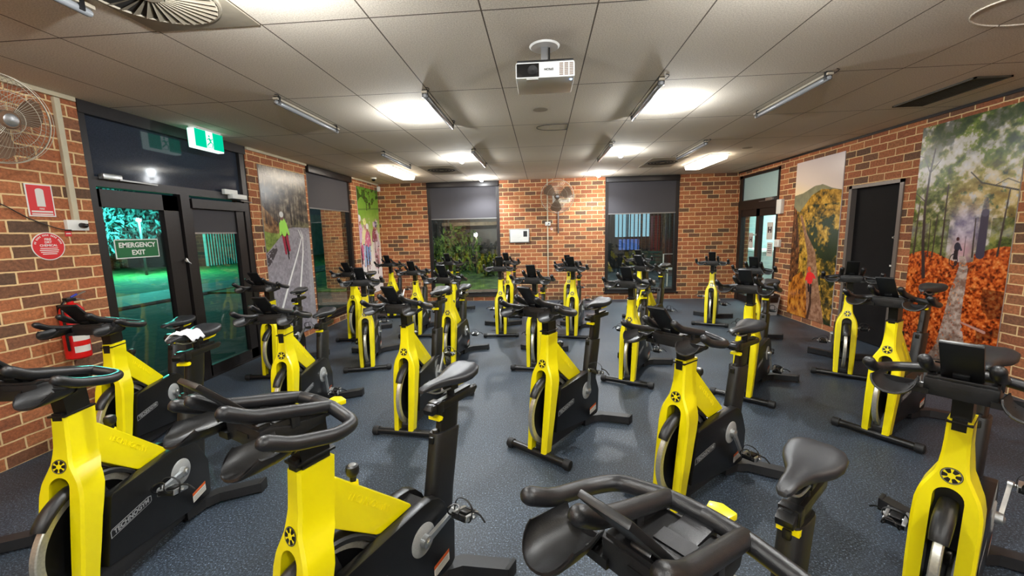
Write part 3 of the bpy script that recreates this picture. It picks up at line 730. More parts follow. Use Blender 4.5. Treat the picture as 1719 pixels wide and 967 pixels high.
def make_bike():
    root = thing('spin_bike', 'x', 'exercise bike')
    # yellow fork frame
    mb = MB()
    zs = [.052, .12, .2, .3, .4, .48, .54, .572, .585, .595, .602, .607, .611, .6125, .625, .64, .66, .69, .73, .78, .82, .856]
    inn = lambda z: .040 if z < .572 else math.sqrt(max(0, .0016 - (z - .5722) ** 2)) if z < .6121 else 0.0
    out = lambda z: float(np.interp(z, [.05, .3, .5, .55, .59, .625, .66, .70, .76, .86], [.079, .087, .089, .086, .076, .060, .044, .037, .033, .032]))
    for s in (-1, 1):
        bm = bmesh.new(); R_ = []
        for z in zs:
            i_, o_, a, b = inn(z), out(z), yf(z), yr(z)
            ch = min(.009, (o_ - i_) * .3)
            row = [(i_, a), (o_ - ch, a), (o_, a + ch * 1.0), (o_, b), (i_, b)]
            R_.append([bm.verts.new((s * x, y, z)) for x, y in row])
        for p, q in zip(R_, R_[1:]):
            for k in range(5):
                l = (k + 1) % 5
                if k == 4 and inn((p[0].co.z + q[0].co.z) / 2) < .002: continue
                bm.faces.new((p[k], p[l], q[l], q[k]))
        bm.faces.new(R_[0]); bm.faces.new(R_[-1][::-1])
        mb._bm(bm, 0)
    mb.prism([(.13, .60), (.172, .618), (.185, .608), (.355, .463), (.372, .455), (.535, .462), (.53, .475), (.215, .772), (.19, .785), (.13, .78)], -.031, .031, bev=.004)
    mb.box(-.011, .011, .285, .312, .66, .705, bev=.003)
    fork = mb.build('fork_frame', M_yel, root, smooth=16)
    d = Vector((0, .315, -.297)).normalized()
    t = text_mb('TECHNOGYM', .034, .0008, axes((.0318, .335, .605), d, (0, .69, .73)), width=.23)
    t.build('embossed_lettering', M_yel, fork, smooth=0)
    # emblem
    mb = MB(); zc = .657; fdir = Vector((0, yf(.70) - yf(.61), .09)).normalized(); nrm = Vector((0, -fdir.z, fdir.y))
    o = Vector((0, yf(zc), zc)) + nrm * .0015
    def disc(r0, r1, h, mi, a0=0, a1=2 * PI, n=28):
        vs = []; fs = []
        for k in range(n + 1):
            a = a0 + (a1 - a0) * k / n; v = Vector((math.sin(a), 0, 0)) + fdir * math.cos(a)
            vs += [o + nrm * h + v * r0, o + nrm * h + v * r1]
        for k in range(n): fs.append((2 * k, 2 * k + 1, 2 * k + 3, 2 * k + 2))
        mb.add(vs, fs, mi)
    disc(.0, .029, .0, 0); disc(.0255, .0272, .0006, 1)
    for k in range(6):
        a = k * PI / 3
        vs = []
        for r_, w in ((.004, .5), (.014, .13), (.0245, .19)):
            for sg in (-1, 1):
                v = Vector((math.sin(a + sg * w), 0, 0)) + fdir * math.cos(a + sg * w); vs.append(o + nrm * .0009 + v * r_)
        mb.add(vs, [(0, 1, 3, 2), (2, 3, 5, 4)], 2)
    disc(0, .010, .0011, 2)
    mb.build('wheel_emblem', [M_blk, M_sil, M_yel], root, smooth=0)
    # flywheel
    c = (0, .15, .30)
    fw = MB().lathe([(.0, .02), (.03, .02), (.035, .008), (.20, .008), (.207, .0125), (.207, -.0125), (.20, -.008), (.035, -.008), (.03, -.02), (0, -.02)], c, 'x', 48).build('flywheel', M_blk, root)
    MB().lathe([(.207, .014), (.236, .014), (.240, .010), (.240, -.010), (.236, -.014), (.207, -.014), (.207, .014)], c, 'x', 64).build('rim', M_rim, fw)
    # brake shield hugging the wheel
    rings = []
    for k in range(13):
        a = R(102 + 41 * k / 12); rr = .247 + .003 * math.sin(k / 12 * PI)
        w = .026 + .004 * math.sin(k / 12 * PI); hgt = .024 if 0 < k < 12 else .018
        ce = Vector((0, c[1] + rr * math.cos(a), c[2] + rr * math.sin(a))); ra = Vector((0, math.cos(a), math.sin(a)))
        rings.append([ce + Vector((w * math.cos(q), 0, 0)) + ra * (hgt * math.sin(q) if math.sin(q) > 0 else hgt * .8 * math.sin(q)) for q in [2 * PI * j / 16 for j in range(16)]])
    MB().loft(rings).build('brake_shield', M_grip, root, smooth=50)
    mb = MB().prism([(.10, .36), (.125, .60), (.155, .60), (.20, .46), (.20, .36)], -.038, .038)
    rings = []
    for k in range(17):
        a = R(-5 + 95 * k / 16); ce = Vector((0, .15, .30)); ra = Vector((0, math.cos(a), math.sin(a)))
        rings.append([ce + ra * q + Vector((x_, 0, 0)) for x_, q in ((-.034, .236), (-.034, .251), (-.026, .259), (.026, .259), (.034, .251), (.034, .236), (.030, .236), (.026, .247), (-.026, .247), (-.030, .236))])
    mb.loft(rings); mb.build('wheel_guard', M_blkm, root, smooth=40)
    # belt cover: large right side and slimmer left side, body between
    poly = [(.10, .165), (.160, .452), (.175, .462), (.55, .474), (.60, .470), (.64, .45), (.675, .41), (.70, .36), (.735, .28), (.725, .10), (.70, .085), (.53, .092)]
    bc = MB().prism(poly, .043, .088, bev=.006).prism(poly, -.088, -.043, bev=.006)
    bc.prism([(.20, .16), (.36, .40), (.60, .455), (.68, .38), (.71, .12), (.5, .09)], -.044, .044)
    cov = bc.build('belt_cover', M_blk, root, smooth=30)
    y0, z0 = .235, .305
    for sd in (1, -1):
        mb = MB()
        ex = Vector((0, sd, .04 * 1)).normalized(); ex = Vector((0, 1 * sd, .12)).normalized(); ez = Vector((0, -.12 * sd, 1)).normalized()
        x = sd * .0886
        q = [(-.108, -.017), (.100, -.017), (.108, -.010), (.108, .014), (.09, .021), (-.10, .021), (-.108, .014)]
        vs = [Vector((x, y0, z0)) + ex * a + Vector((0, 0, 1)) * b for a, b in q]; mb.add(vs, [tuple(range(len(q)))], 0)
        q2 = [(a * .965, b * .82) for a, b in q]; vs = [Vector((x + sd * .0004, y0, z0)) + ex * a + Vector((0, 0, 1)) * b for a, b in q2]; mb.add(vs, [tuple(range(len(q)))], 1)
        text_mb('TECHNOGYM', .030, .0004, axes((x + sd * .0010, y0, z0 + .002), ex, (0, 0, 1)), mi=0, mb=mb, width=.185, bold=.0008)
        mb.add([Vector((x + sd * .0008, y0, z0 - .0115)) + ex * a + Vector((0, 0, b)) for a, b in ((-.07, 0), (.02, 0), (.02, .002), (-.07, .002))], [(0, 1, 2, 3)], 0)
        mb.build('logo_plate', [M_slab, M_blk], cov, smooth=0)
    mb = MB(); x = .0888
    mb.add([(x, .585, .115), (x, .685, .128), (x, .685, .182), (x, .585, .168)], [(0, 1, 2, 3)], 0)
    mb.add([(x + .0004, .585, .152), (x + .0004, .685, .166), (x + .0004, .685, .182), (x + .0004, .585, .168)], [(0, 1, 2, 3)], 1)
    for k in range(3): mb.add([(x + .0004, .592, .122 + k * .009), (x + .0004, .678, .134 + k * .009), (x + .0004, .678, .136 + k * .009), (x + .0004, .592, .124 + k * .009)], [(0, 1, 2, 3)], 2)
    mb.build('warning_label', [M_lab, M_org, M_foot], cov, smooth=0)
    MB().lathe([(0, .006), (.060, .006), (.066, .002), (.066, 0)], (.088, AX.y, AX.z), 'x', 40).build('chainring_disc', M_disc, root)
    # cranks and pedals
    for sd in (1, -1):
        mb = MB()
        mb.lathe([(0, sd * .030), (.010, sd * .030), (.014, sd * .026), (.024, sd * .024), (.026, 0), (0, 0)], (sd * .092, 0, 0), 'x', 24)
        mb.loft([[Vector((sd * (.100 + .010 * (y_ / .17)) + sd * dx, y_, dz)) for dx, dz in ((0, -w), (.014, -w * .8), (.014, w * .8), (0, w))] for y_, w in ((0, .017), (.05, .014), (.12, .0115), (.165, .013), (.178, .009))])
        mb.lathe([(0, sd * .02), (.011, sd * .02), (.014, sd * .016), (.014, 0), (0, 0)], (sd * .108, .168, 0), 'x', 16)
        ca = mb.build('crank_arm', M_sil if sd > 0 else M_sil, root, smooth=35); ca.location = AX
        p = MB(); a, b = (.008, .092)
        p.tube([(sd * 0, 0, 0), (sd * .10, 0, 0)], .008, 10, 1)
        p.box(min(sd * .018, sd * .09), max(sd * .018, sd * .09), -.048, -.034, -.012, .012, 0, bev=.003)
        p.box(min(sd * .018, sd * .09), max(sd * .018, sd * .09), .034, .048, -.012, .012, 0, bev=.003)
        p.box(min(sd * .014, sd * .03), max(sd * .014, sd * .03), -.045, .045, -.014, .014, 1, bev=.003)
        p.box(min(sd * .08, sd * .094), max(sd * .08, sd * .094), -.045, .045, -.012, .012, 1, bev=.003)
        p.box(min(sd * .035, sd * .075), max(sd * .035, sd * .075), -.02, .02, -.016, .016, 0, bev=.004)
        # toe cage loop
        loop = smoothpath([(sd * .03, -.045, .0), (sd * .028, -.085, .02), (sd * .032, -.100, .045), (sd * .05, -.085, .062), (sd * .075, -.085, .06), (sd * .085, -.098, .04), (sd * .084, -.08, .015), (sd * .082, -.045, 0)], 4)
        p.tube(loop, .0035, 6, 0)
        st = smoothpath([(sd * .012, -.02, 0), (sd * .012, -.02, .04), (sd * .03, -.024, .065), (sd * .07, -.024, .066), (sd * .098, -.02, .04), (sd * .097, -.015, 0), (sd * .085, -.01, -.02), (sd * .03, -.01, -.02), (sd * .012, -.02, 0)], 4)
        p.tube(st, .006, 6, 2, caps=False, sx=.25)
        p.tube(smoothpath([(sd * .098, -.02, .03), (sd * .125, -.0, .02), (sd * .15, .01, -.005)], 4), .004, 6, 2, sx=.3)
        pe = p.build('pedal', [M_blk, M_sil, M_strap], ca); pe.location = (sd * .122, .168, 0)
    # base
    mb = MB().tube([(-.215, 0, .033), (.215, 0, .033)], .026, 16, dome=False)
    fs = mb.build('front_stabilizer', M_blk, root)
    for sd in (-1, 1):
        mb = MB().lathe([(0, sd * .265), (.022, sd * .265), (.031, sd * .260), (.033, sd * .25), (.033, sd * .216), (.029, sd * .212)], (0, 0, .033), 'x', 18)
        mb.box(sd * .24 - .016, sd * .24 + .016, -.02, .02, 0, .01); mb.build('end_cap', M_rub, fs)
    mb = MB()
    mb.prism([(.02, .035), (.02, .085), (.10, .17), (.16, .17), (.30, .115), (.52, .10), (.74, .10), (.78, .06), (.78, .02), (.5, .03)], -.032, .032, bev=.005)
    mb.build('base_beam', M_foot, root, smooth=30)
    mb = MB()
    def flat(pts, w, z0, z1):
        # ribbon beam along a polyline in xy
        L_ = []; R2 = []; pts = [Vector(p).to_2d() for p in pts]
        for i, p in enumerate(pts):
            d0 = (pts[i] - pts[i - 1]).normalized() if i else (pts[1] - pts[0]).normalized()
            d1 = (pts[i + 1] - pts[i]).normalized() if i < len(pts) - 1 else d0
            t_ = (d0 + d1).normalized(); n_ = Vector((-t_.y, t_.x)); q = w / max(.5, n_.dot(Vector((-d0.y, d0.x))))
            L_.append(p + n_ * q); R2.append(p - n_ * q)
        for i in range(len(pts) - 1):
            mb.prism([L_[i], R2[i], R2[i + 1], L_[i + 1]], z0, z1, 'z', bev=.0)
    for sd in (-1, 1):
        flat([(sd * .018, .590), (sd * .045, .70), (sd * .100, .765), (sd * .300, .846)], .033, .012, .066)
    rf = mb.build('rear_foot', M_foot, root, smooth=25)
    for sd in (-1, 1):
        m2 = MB().box(min(sd * .296, sd * .316), max(sd * .296, sd * .316), .815, .885, .0, .068, bev=.004); m2.build('end_cap', M_rub, rf)
    # seat tube
    def oval(y0, y1, hw, z, n=20, tilt=0.0):
        yc, a = (y0 + y1) / 2, (y1 - y0) / 2; out_ = []
        for k in range(n):
            t_ = 2 * PI * k / n; cx_, sy_ = math.cos(t_), math.sin(t_)
            f_ = lambda v: math.copysign(abs(v) ** .55, v)
            out_.append(Vector((hw * f_(cx_), yc + a * f_(sy_), z + tilt * a * f_(sy_))))
        return out_
    mb = MB().loft([oval(.585, .765, .036, .03), oval(.60, .775, .036, .10), oval(.66, .82, .036, .40), oval(.715, .880, .036, .665, tilt=-.12), oval(.718, .878, .033, .672, tilt=-.12)])
    tb = mb.build('seat_tube', M_blkm, root, smooth=35)
    MB().lathe([(0, .034), (.012, .034), (.014, .028), (.014, .004), (.008, 0)], (0, .735, .66), 'z', 14).box(-.012, .012, .70, .73, .64, .67, bev=.004).build('pull_pin', M_blk, tb)
    mb = MB().loft([oval(.700, .828, .022, .48), oval(.752, .885, .022, .70), oval(.775, .905, .022, .815)])
    sp = mb.build('seat_post', M_blk, root, smooth=35); sp['seat'] = 1
    MB().loft([[Vector((x_, y_, z_)) for y_, z_ in ((.735, .770), (.757, .768), (.765, .778), (.757, .787), (.735, .784))] for x_ in (-.030, -.024, .024, .030)]).build('height_lever', M_yel, sp, smooth=40)
    mb = MB().prism([(.70, .806), (1.02, .800), (1.03, .812), (1.022, .832), (.715, .845), (.695, .83)], -.024, .024, bev=.004)
    mb.box(-.030, .030, .735, .775, .80, .85, bev=.004); mb.box(-.012, .012, .72, 1.0, .835, .846)
    sl = mb.build('seat_slider', M_blk, root); sl['seat'] = 1
    MB().tube([(0, 1.02, .816), (0, 1.045, .815)], [.012, .016], 12).build('slider_knob', M_blk, sl)
    # saddle
    rings = []
    S_ = [(0, .012, .930, .010), (.012, .020, .937, .016), (.05, .024, .943, .024), (.10, .028, .943, .030), (.15, .038, .941, .036), (.19, .056, .941, .042), (.23, .074, .944, .047), (.27, .083, .951, .052), (.305, .083, .958, .050), (.33, .070, .960, .040), (.345, .045, .956, .024)]
    for (s_, hw, zt, th) in S_:
        y_ = .665 + s_; r_ = []
        for k in range(22):
            a = 2 * PI * k / 22; x_ = hw * math.copysign(abs(math.cos(a)) ** .8, math.cos(a))
            if math.sin(a) >= 0:
                z_ = zt - th * .35 * (1 - math.sin(a) ** .7) - .006 * math.exp(-(x_ / .010) ** 2) * (1 if .05 < s_ < .33 else 0) + .004 * math.exp(-((abs(x_) - hw * .55) / (.02)) ** 2)
            else: z_ = zt - th * .35 - th * .75 * abs(math.sin(a)) ** .6
            r_.append(Vector((x_, y_, z_)))
        rings.append(r_)
    sd_ = MB().loft(rings).build('saddle', M_sad, root, smooth=60); sd_['seat'] = 1
    mb = MB(); mb.tube([(0, .86, .84), (0, .86, .905)], .018, 14, 0)
    mb.box(-.028, .028, .835, .885, .872, .900, 0, bev=.004)
    for s in (-1, 1): mb.tube(smoothpath([(s * .012, .70, .915), (s * .02, .76, .892), (s * .022, .90, .890), (s * .035, .965, .920)], 4), .004, 6, 1)
    mb.build('saddle_clamp', [M_blk, M_sil], sd_)
    MB().loft([[Vector((x_, y_, z_)) for x_, z_ in ((-w, h0), (w, h0), (w, h1), (-w, h1))] for y_, w, h0, h1 in ((.905, .010, .872, .884), (.95, .012, .872, .884), (.985, .024, .878, .892), (1.005, .022, .884, .896))]).build('saddle_lever', M_yel, sd_, smooth=40)
    # stem and cockpit
    mb = MB().loft([[Vector((x_, y_, z_)) for x_, y_ in ((-.026, a), (.026, a), (.026, b), (-.026, b))] for z_, a, b in ((.72, .105, .190), (.86, .105, .200), (.965, .095, .195), (.985, .05, .20))])
    mb.box(-.0185, .0185, yf(.86) - .0015, .12, .80, .872)
    mb.box(-.034, .034, .085, .216, .855, .863, bev=.002)
    mb.box(-.034, .034, -.01, .22, .972, .992, bev=.004)
    st = mb.build('handlebar_stem', M_blk, root, smooth=25); st['bar'] = 1
    MB().box(-.016, .016, .20, .25, .985, 1.0, bev=.004).prism([(-.024, .24), (.024, .24), (.030, .272), (-.006, .282), (-.030, .27)], .984, 1.0, 'z', bev=.004).build('bar_lever', M_yel, st)
    mb = MB()
    mb.prism([(-.032, .978), (.035, .975), (.15, .985), (.16, 1.010), (.05, 1.020), (-.01, 1.040), (-.034, 1.038)], -.086, .086, bev=.005)
    mb.box(-.080, .080, -.030, .0, 1.036, 1.048, bev=.003); mb.box(-.078, .078, .02, .032, 1.02, 1.034, bev=.002)
    mb.box(.072, .082, -.02, .15, 1.0, 1.04, bev=.002); mb.box(-.082, -.072, -.02, .15, 1.0, 1.04, bev=.002)
    mb.box(-.028, .028, -.0355, -.031, 1.006, 1.018, 1)
    co = mb.build('console_tray', [M_blkm, M_tab], root); co['bar'] = 1
    MB().box(-.035, .035, .055, .095, 1.021, 1.0225).build('tray_label', M_foot, co, smooth=0)
    # tablet
    a0, a1 = Vector((0, .002, 1.040)), Vector((0, -.140, 1.193)); d_ = (a1 - a0).normalized(); n_ = Vector((0, d_.z, -d_.y))
    M_ = Matrix(((1, d_.x, n_.x, a0.x), (0, d_.y, n_.y, a0.y), (0, d_.z, n_.z, a0.z), (0, 0, 0, 1)))
    L_ = (a1 - a0).length
    t_ = MB().box(-.049, .049, 0, L_, -.006, .008, bev=.004); t_.v = [tuple(M_ @ Vector(v)) for v in t_.v]
    tb_ = t_.build('tablet', M_tab, root); tb_['bar'] = 1
    t_ = MB().box(-.044, .044, .012, L_ - .01, .0079, .0088); t_.v = [tuple(M_ @ Vector(v)) for v in t_.v]
    t_.build('screen', M_scr, tb_, smooth=0)
    t_ = MB().box(-.02, .02, -.015, .05, -.014, -.005, bev=.003); t_.v = [tuple(M_ @ Vector(v)) for v in t_.v]
    t_.build('tablet_holder', M_blk, tb_)
    # handlebar
    mb = MB(); r = .0190
    for s in (-1, 1):
        outer = fillet([(s * .222, -.092, 1.072), (s * .222, -.035, 1.040), (s * .228, .09, 1.008), (s * .200, .168, 1.002), (s * .077, .180, 1.022), (0, .182, 1.024)], .035, 5)
        mb.tube(outer, r, 14)
        inner = fillet([(s * .079, -.104, 1.118), (s * .079, -.050, 1.084), (s * .078, .09, 1.046), (s * .077, .180, 1.022)], .035, 5)
        mb.tube(inner, r, 14)
    mb.box(-.03, .03, .08, .18, .985, 1.02, bev=.005)
    mb.box(-.09, -.066, .05, .075, 1.01, 1.05, bev=.004); mb.box(.066, .09, .05, .075, 1.01, 1.05, bev=.004)
    hb = mb.build('handlebar', M_grip, root, smooth=50); hb['bar'] = 1
    # bottle holders
    for s in (-1, 1):
        mb = MB(); xc = s * .152; prof = []
        N = 14
        secs = []
        for (y_, rr, dz, fl, fo) in ((-.152, .060, .006, 1.0, .050), (-.146, .062, .002, 1.0, .048), (-.10, .062, 0, 1, .025), (-.05, .061, .0, .98, .0), (-.005, .056, .004, .92, 0)):
            o_ = []; i_ = []
            for k in range(N + 1):
                a = PI + PI * k / N; q_ = abs(math.cos(a))
                o_.append(Vector((xc + rr * fl * math.cos(a), y_ + fo * (1 - math.sqrt(max(0, 1 - q_ * q_))), 1.012 + dz + .029 * math.sin(a) + .014 * q_ ** 4)))
                i_.append(Vector((xc + (rr * fl - .0045) * math.cos(a), y_ + fo * (1 - math.sqrt(max(0, 1 - q_ * q_))), 1.0145 + dz + .025 * math.sin(a) + .014 * q_ ** 4)))
            secs.append(o_ + i_[::-1])
        mb.loft(secs)
        mb.prism([(xc + .052 * math.cos(PI + PI * k / 10), 1.013 + .027 * math.sin(PI + PI * k / 10)) for k in range(11)], -.012, -.006, 'y')
        mb.box(min(s * .07, s * .12), max(s * .07, s * .12), -.04, .02, .980, 1.000)
        bh = mb.build('bottle_holder', M_blkm, root, smooth=50); bh['bar'] = 1
    kn = MB().lathe([(0, .070), (.012, .070), (.021, .065), (.0235, .052), (.021, .036), (.012, .026), (.010, 0), (0, 0)], (0, .298, .695), 'z', 22).build('resistance_knob', M_blkm, root)
    MB().lathe([(0, .0725), (.010, .072), (.015, .068)], (0, .298, .695), 'z', 18).build('knob_cap', M_sil, kn)
    return root

def copy_bike(root):
    r = root.copy(); COL.objects.link(r)
    for ch in root.children:
        c = ch.copy(); COL.objects.link(c); c.parent = r
        for g in ch.children:
            d = g.copy(); COL.objects.link(d); d.parent = c
    return r

BIKES = [
 ('P6', -0.046, 2.616, -34.8, 0.018, 0.030, 92, 'spin bike standing whole and alone in the centre aisle, saddle to its right', 'second row'),
 ('P1', -1.953, 1.309, 7.0, 0.0, 0.076, 178, 'large spin bike at left front with white paper towel on its saddle', 'front row'),
 ('P3', -0.801, 0.994, -25.5, 0.020, -0.030, 12, 'large side-on spin bike with oval grips in the foreground, left of centre', 'front row'),
 ('P4', 0.192, 0.652, -47.2, -0.044, -0.113, 200, 'nearest spin bike, only handlebar, tablet and saddle showing at the bottom edge', 'front row'),
 ('P5', 1.402, 1.402, -50.0, -0.011, 0.0, 40, 'spin bike at the right edge, upright black tablet in front of the forest mural', 'front row'),
 ('P30', -2.86, 0.84, 6.0, 0.0, 0.0, 60, 'left edge spin bike showing only one dark rear foot', 'front row'),
 ('P2', -2.961, 2.373, 13.7, -0.023, -0.078, -72, 'spin bike by the brick pier whose grips cover the fire extinguisher', 'second row'),
 ('P8', -1.999, 2.783, 6.0, -0.048, -0.092, -85, 'spin bike in front of the emergency exit with crank hanging straight down', 'second row'),
 ('P7', -1.084, 2.878, -6.0, 0.001, 0.085, 60, 'spin bike directly behind the saddle of the large side-on front bike', 'second row'),
 ('P9', 0.661, 2.084, -48.9, -0.019, -0.016, -60, 'spin bike turned right of centre, right behind the nearest handlebar', 'second row'),
 ('P17', 2.418, 2.959, -54.3, 0.003, 0.099, 100, 'spin bike with front bar in full view, saddle raised against the orange forest mural', 'second row'),
 ('P29', -3.024, 4.081, 8.3, 0.006, -0.058, 30, 'spin bike beside the road cycling mural at the exit door jamb', 'third row'),
 ('P23', -2.031, 4.351, 16.2, 0.018, 0.0, 120, 'spin bike with front bar fully visible in the left middle, turned slightly right', 'third row'),
 ('P27', -1.096, 4.405, -3.3, 0.028, -0.086, -30, 'third row spin bike just left of the aisle, behind a bike with raised saddle', 'third row'),
 ('P20', -0.109, 4.361, -8.4, 0.016, 0.0, 150, 'spin bike half hidden straight behind the lone centre aisle bike', 'third row'),
 ('P10', 0.838, 3.976, -25.6, 0.013, 0.0, -50, 'spin bike right of the centre aisle, before the second back window, front bar visible', 'third row'),
 ('P14', 1.777, 3.604, -38.6, 0.008, 0.049, -75, 'spin bike whose yellow fork leg shows behind the saddle of the turned right-of-centre bike', 'third row'),
 ('P16', 3.059, 4.206, -33.6, 0.010, 0.0, 20, 'spin bike in front of the plain black door', 'third row'),
 ('P24', -2.80, 5.617, 4.5, -0.011, 0.0, 100, 'spin bike by the left window sill, behind the left middle bike', 'fourth row'),
 ('P26', -1.919, 5.817, 4.6, -0.021, 0.0, -20, 'spin bike in front of the brick left of the first back window', 'fourth row'),
 ('P18', -0.625, 5.843, 3.3, 0.016, 0.0, 170, 'straight-facing spin bike under the right jamb of the first back window', 'fourth row'),
 ('P21', 0.413, 5.738, -12.6, 0.007, 0.0, 100, 'front one of the two overlapping spin bikes below the back wall fan', 'fourth row'),
 ('P11', 1.324, 5.498, -35.0, 0.023, 0.073, 10, 'spin bike with tall seat post standing in front of the second back window', 'fourth row'),
 ('P15', 2.603, 5.149, -32.4, 0.003, 0.0, 30, 'spin bike beside the grey bin, before the glazed lobby door', 'fourth row'),
 ('P25', -2.843, 7.252, 6.4, -0.004, 0.0, 45, 'farthest spin bike in the left corner by the race mural', 'back row'),
 ('P28', -1.715, 7.254, -0.1, 0.008, 0.0, 75, 'farthest spin bike silhouetted against the grass in the first back window', 'back row'),
 ('P19', -0.637, 7.202, -5.7, 0.005, 0.0, 110, 'farthest spin bike below the framed notice, peeking over the straight-facing one', 'back row'),
 ('P22', 0.454, 7.151, -12.0, -0.05, 0.0, 60, 'rear one of the two overlapping spin bikes below the back wall fan', 'back row'),
 ('P12', 1.663, 7.093, -20.2, 0.018, 0.0, 20, 'farthest spin bike under the second back window, mostly hidden by two others', 'back row'),
 ('P13', 2.646, 6.484, -25.3, -0.006, 0.0, -30, 'spin bike standing clear between the second back window and the lobby door', 'back row'),
]

def build_bikes():
    proto = make_bike()
    roots = [proto] + [copy_bike(proto) for _ in BIKES[1:]]
    for r, (nm, x, y, yaw, hh, hs, ca, lab, grp) in zip(roots, BIKES):
        r.location = (x, y, 0); r.rotation_euler = (0, 0, R(yaw))
        tag(r, lab, 'exercise bike', 'spin bikes in the ' + grp)
        for c in r.children:
            if c.get('seat'): c.location = (0, .22 * hs, hs)
            if c.get('bar'): c.location = (0, .15 * hh, hh)
            if c.name.startswith('crank_arm'):
                sd = 1 if min(v.co.x for v in c.data.vertices) > -.01 else -1
                a = R(ca if sd > 0 else ca + 180); c.rotation_euler = (a, 0, 0)
                for p in c.children: p.rotation_euler = (-a + R(random.uniform(-20, 20)), 0, 0)
    for o in COL.objects:
        for k in ('seat', 'bar'):
            if k in o.keys(): del o[k]

# ============================================================ CEILING FITTINGS
DL = 15
def build_ceiling():
    # downlights
    n = 0
    spots = [(-1.2, 3.97, 'large glaring downlight left of the projector'), (-1.21, 6.3, 'glaring downlight between the two left tube battens'), (-1.25, 8.6, 'small far downlight above the first back window'),
             (1.2, 4.0, 'bright downlight beside the right tube batten near the projector'), (1.18, 6.29, 'downlight in the middle of the right row'), (1.16, 8.5, 'far faint downlight above the second back window'),
             (-1.2, 1.6, None), (1.2, 1.6, None), (-1.2, -.7, None), (1.2, -.7, None)]  # unlabelled ones are out of view, added to raise the room brightness
    for x, y, lab in spots:
        t = thing('downlight', lab or 'round downlight added out of view to brighten the room', 'downlight', (x, y, H), 0, 'ceiling downlights')
        MB().lathe([(.036, -.004), (.048, -.006), (.052, 0)], (0, 0, 0), 'z', 24).build('bezel', M_wht, t)
        MB().lathe([(0, -.085), (.022, -.080), (.036, -.060), (.040, -.004)], (0, 0, 0), 'z', 20).build('lamp', M_led, t)
        l = bpy.data.lights.new('downlight_beam', 'POINT'); l.energy = DL if y > 2 else 50; l.color = (.95, .98, 1.0); l.shadow_soft_size = .03
        if y > 2:
            l2 = bpy.data.lights.new('downlight_cone', 'SPOT'); l2.energy = 72; l2.color = (.93, .97, 1.0); l2.spot_size = R(150); l2.spot_blend = .6; l2.shadow_soft_size = .03
            lo = bpy.data.objects.new('downlight_cone', l2); COL.objects.link(lo); lo.location = (x, y, H - .15)
        lo = bpy.data.objects.new('downlight_beam', l); COL.objects.link(lo); lo.location = (x, y, H - .15)
    # lit surface panels
    for x0, x1, y0, y1, lab in ((-2.73, -2.48, 6.74, 7.98, 'lit warm fluorescent panel over the far left'), (2.65, 2.93, 6.76, 7.9, 'lit warm fluorescent panel over the far right'),
                                (-2.73, -2.48, -.2, 1.04, None), (2.65, 2.93, -.2, 1.04, None)):  # this pair is added out of view as extra room light
        t = thing('ceiling_panel_light', lab or 'lit warm fluorescent panel added out of view to brighten the room', 'ceiling light', ((x0 + x1) / 2, (y0 + y1) / 2, H), 0, 'fluorescent panel lights')
        w, d = (x1 - x0) / 2, (y1 - y0) / 2
        MB().box(-w - .012, w + .012, -d - .012, d + .012, -.012, -.001).build('housing', M_wht, t, smooth=0)
        MB().prism([(-w, -.012), (w, -.012), (w * .85, -.075), (-w * .85, -.075)], -d, d, 'y').build('diffuser', M_pan, t, smooth=0)
    # unlit tube battens hung from clips
    rows = [(-2.15, 3.3, 4.32, 'unlit glass tube batten over the emergency exit'), (-.92, 3.32, 4.36, 'unlit tube batten just left of the projector'), (.92, 3.3, 4.33, 'unlit tube batten right of the projector'),
            (2.165, 3.36, 4.43, 'unlit tube batten over the right side with both rails visible'), (-2.18, 5.6, 6.8, 'unlit tube batten just before the left lit panel'), (-.93, 5.66, 6.9, 'unlit short-looking tube batten by the second left downlight'),
            (.92, 5.56, 6.78, 'unlit tube batten between the right downlights'), (2.17, 5.66, 6.84, 'unlit tube batten just before the right lit panel'), (-2.17, .85, 1.97, 'unlit tube batten cut by the top left edge')]
    pr = None
    for x, y0, y1, lab in rows:
        t = thing('tube_batten', lab, 'tube light', (x, y0, H), 0, 'unlit tube battens'); L = y1 - y0
        MB().box(-.022, .022, .0, L, -.030, -.012, bev=.003).build('batten_body', M_vent, t)
        MB().tube([(0, .02, -.048), (0, L - .02, -.048)], .019, 14).build('tube', M_tube, t)
        for yy in (.03, L - .06):
            MB().box(-.024, .024, yy - .012, yy + .012, -.058, -.0, bev=.002).tube(smoothpath([(0, yy, -.005), (.03, yy - .02, -.02), (.045, yy - .05, -.006), (.02, yy - .06, -.002)], 4), .003, 6).build('clip', M_blk, t)
    # swirl diffuser
    t = thing('swirl_diffuser', 'square ceiling air diffuser with round radial vanes at the top left', 'air diffuser', (-1.8, 1.74, H))
    MB().box(-.298, .298, -.50, .50, -.008, -.001, bev=.002).build('face_plate', M_vent, t)
    mb = MB(); mb.lathe([(.0, -.012), (.265, -.012), (.265, -.008)], (0, .16, 0), 'z', 48); mb.build('plenum_opening', M_ventd, t)
    mb = MB().lathe([(0, -.028), (.05, -.026), (.062, -.012)], (0, .16, 0), 'z', 24).lathe([(.262, -.010), (.266, -.020), (.276, -.018), (.28, -.008)], (0, .16, 0), 'z', 48)
    for k in range(32):
        a = 2 * PI * k / 32; ca_, sa_ = math.cos(a), math.sin(a)
        q = [(.06, -.008, -.013), (.262, -.017, -.013), (.262, .012, -.025), (.06, .003, -.022)]
        mb.add([(ca_ * r_ - sa_ * w, .16 + sa_ * r_ + ca_ * w, z_) for r_, w, z_ in q], [(0, 1, 2, 3)])
    mb.build('vane', M_vent, t, smooth=0)
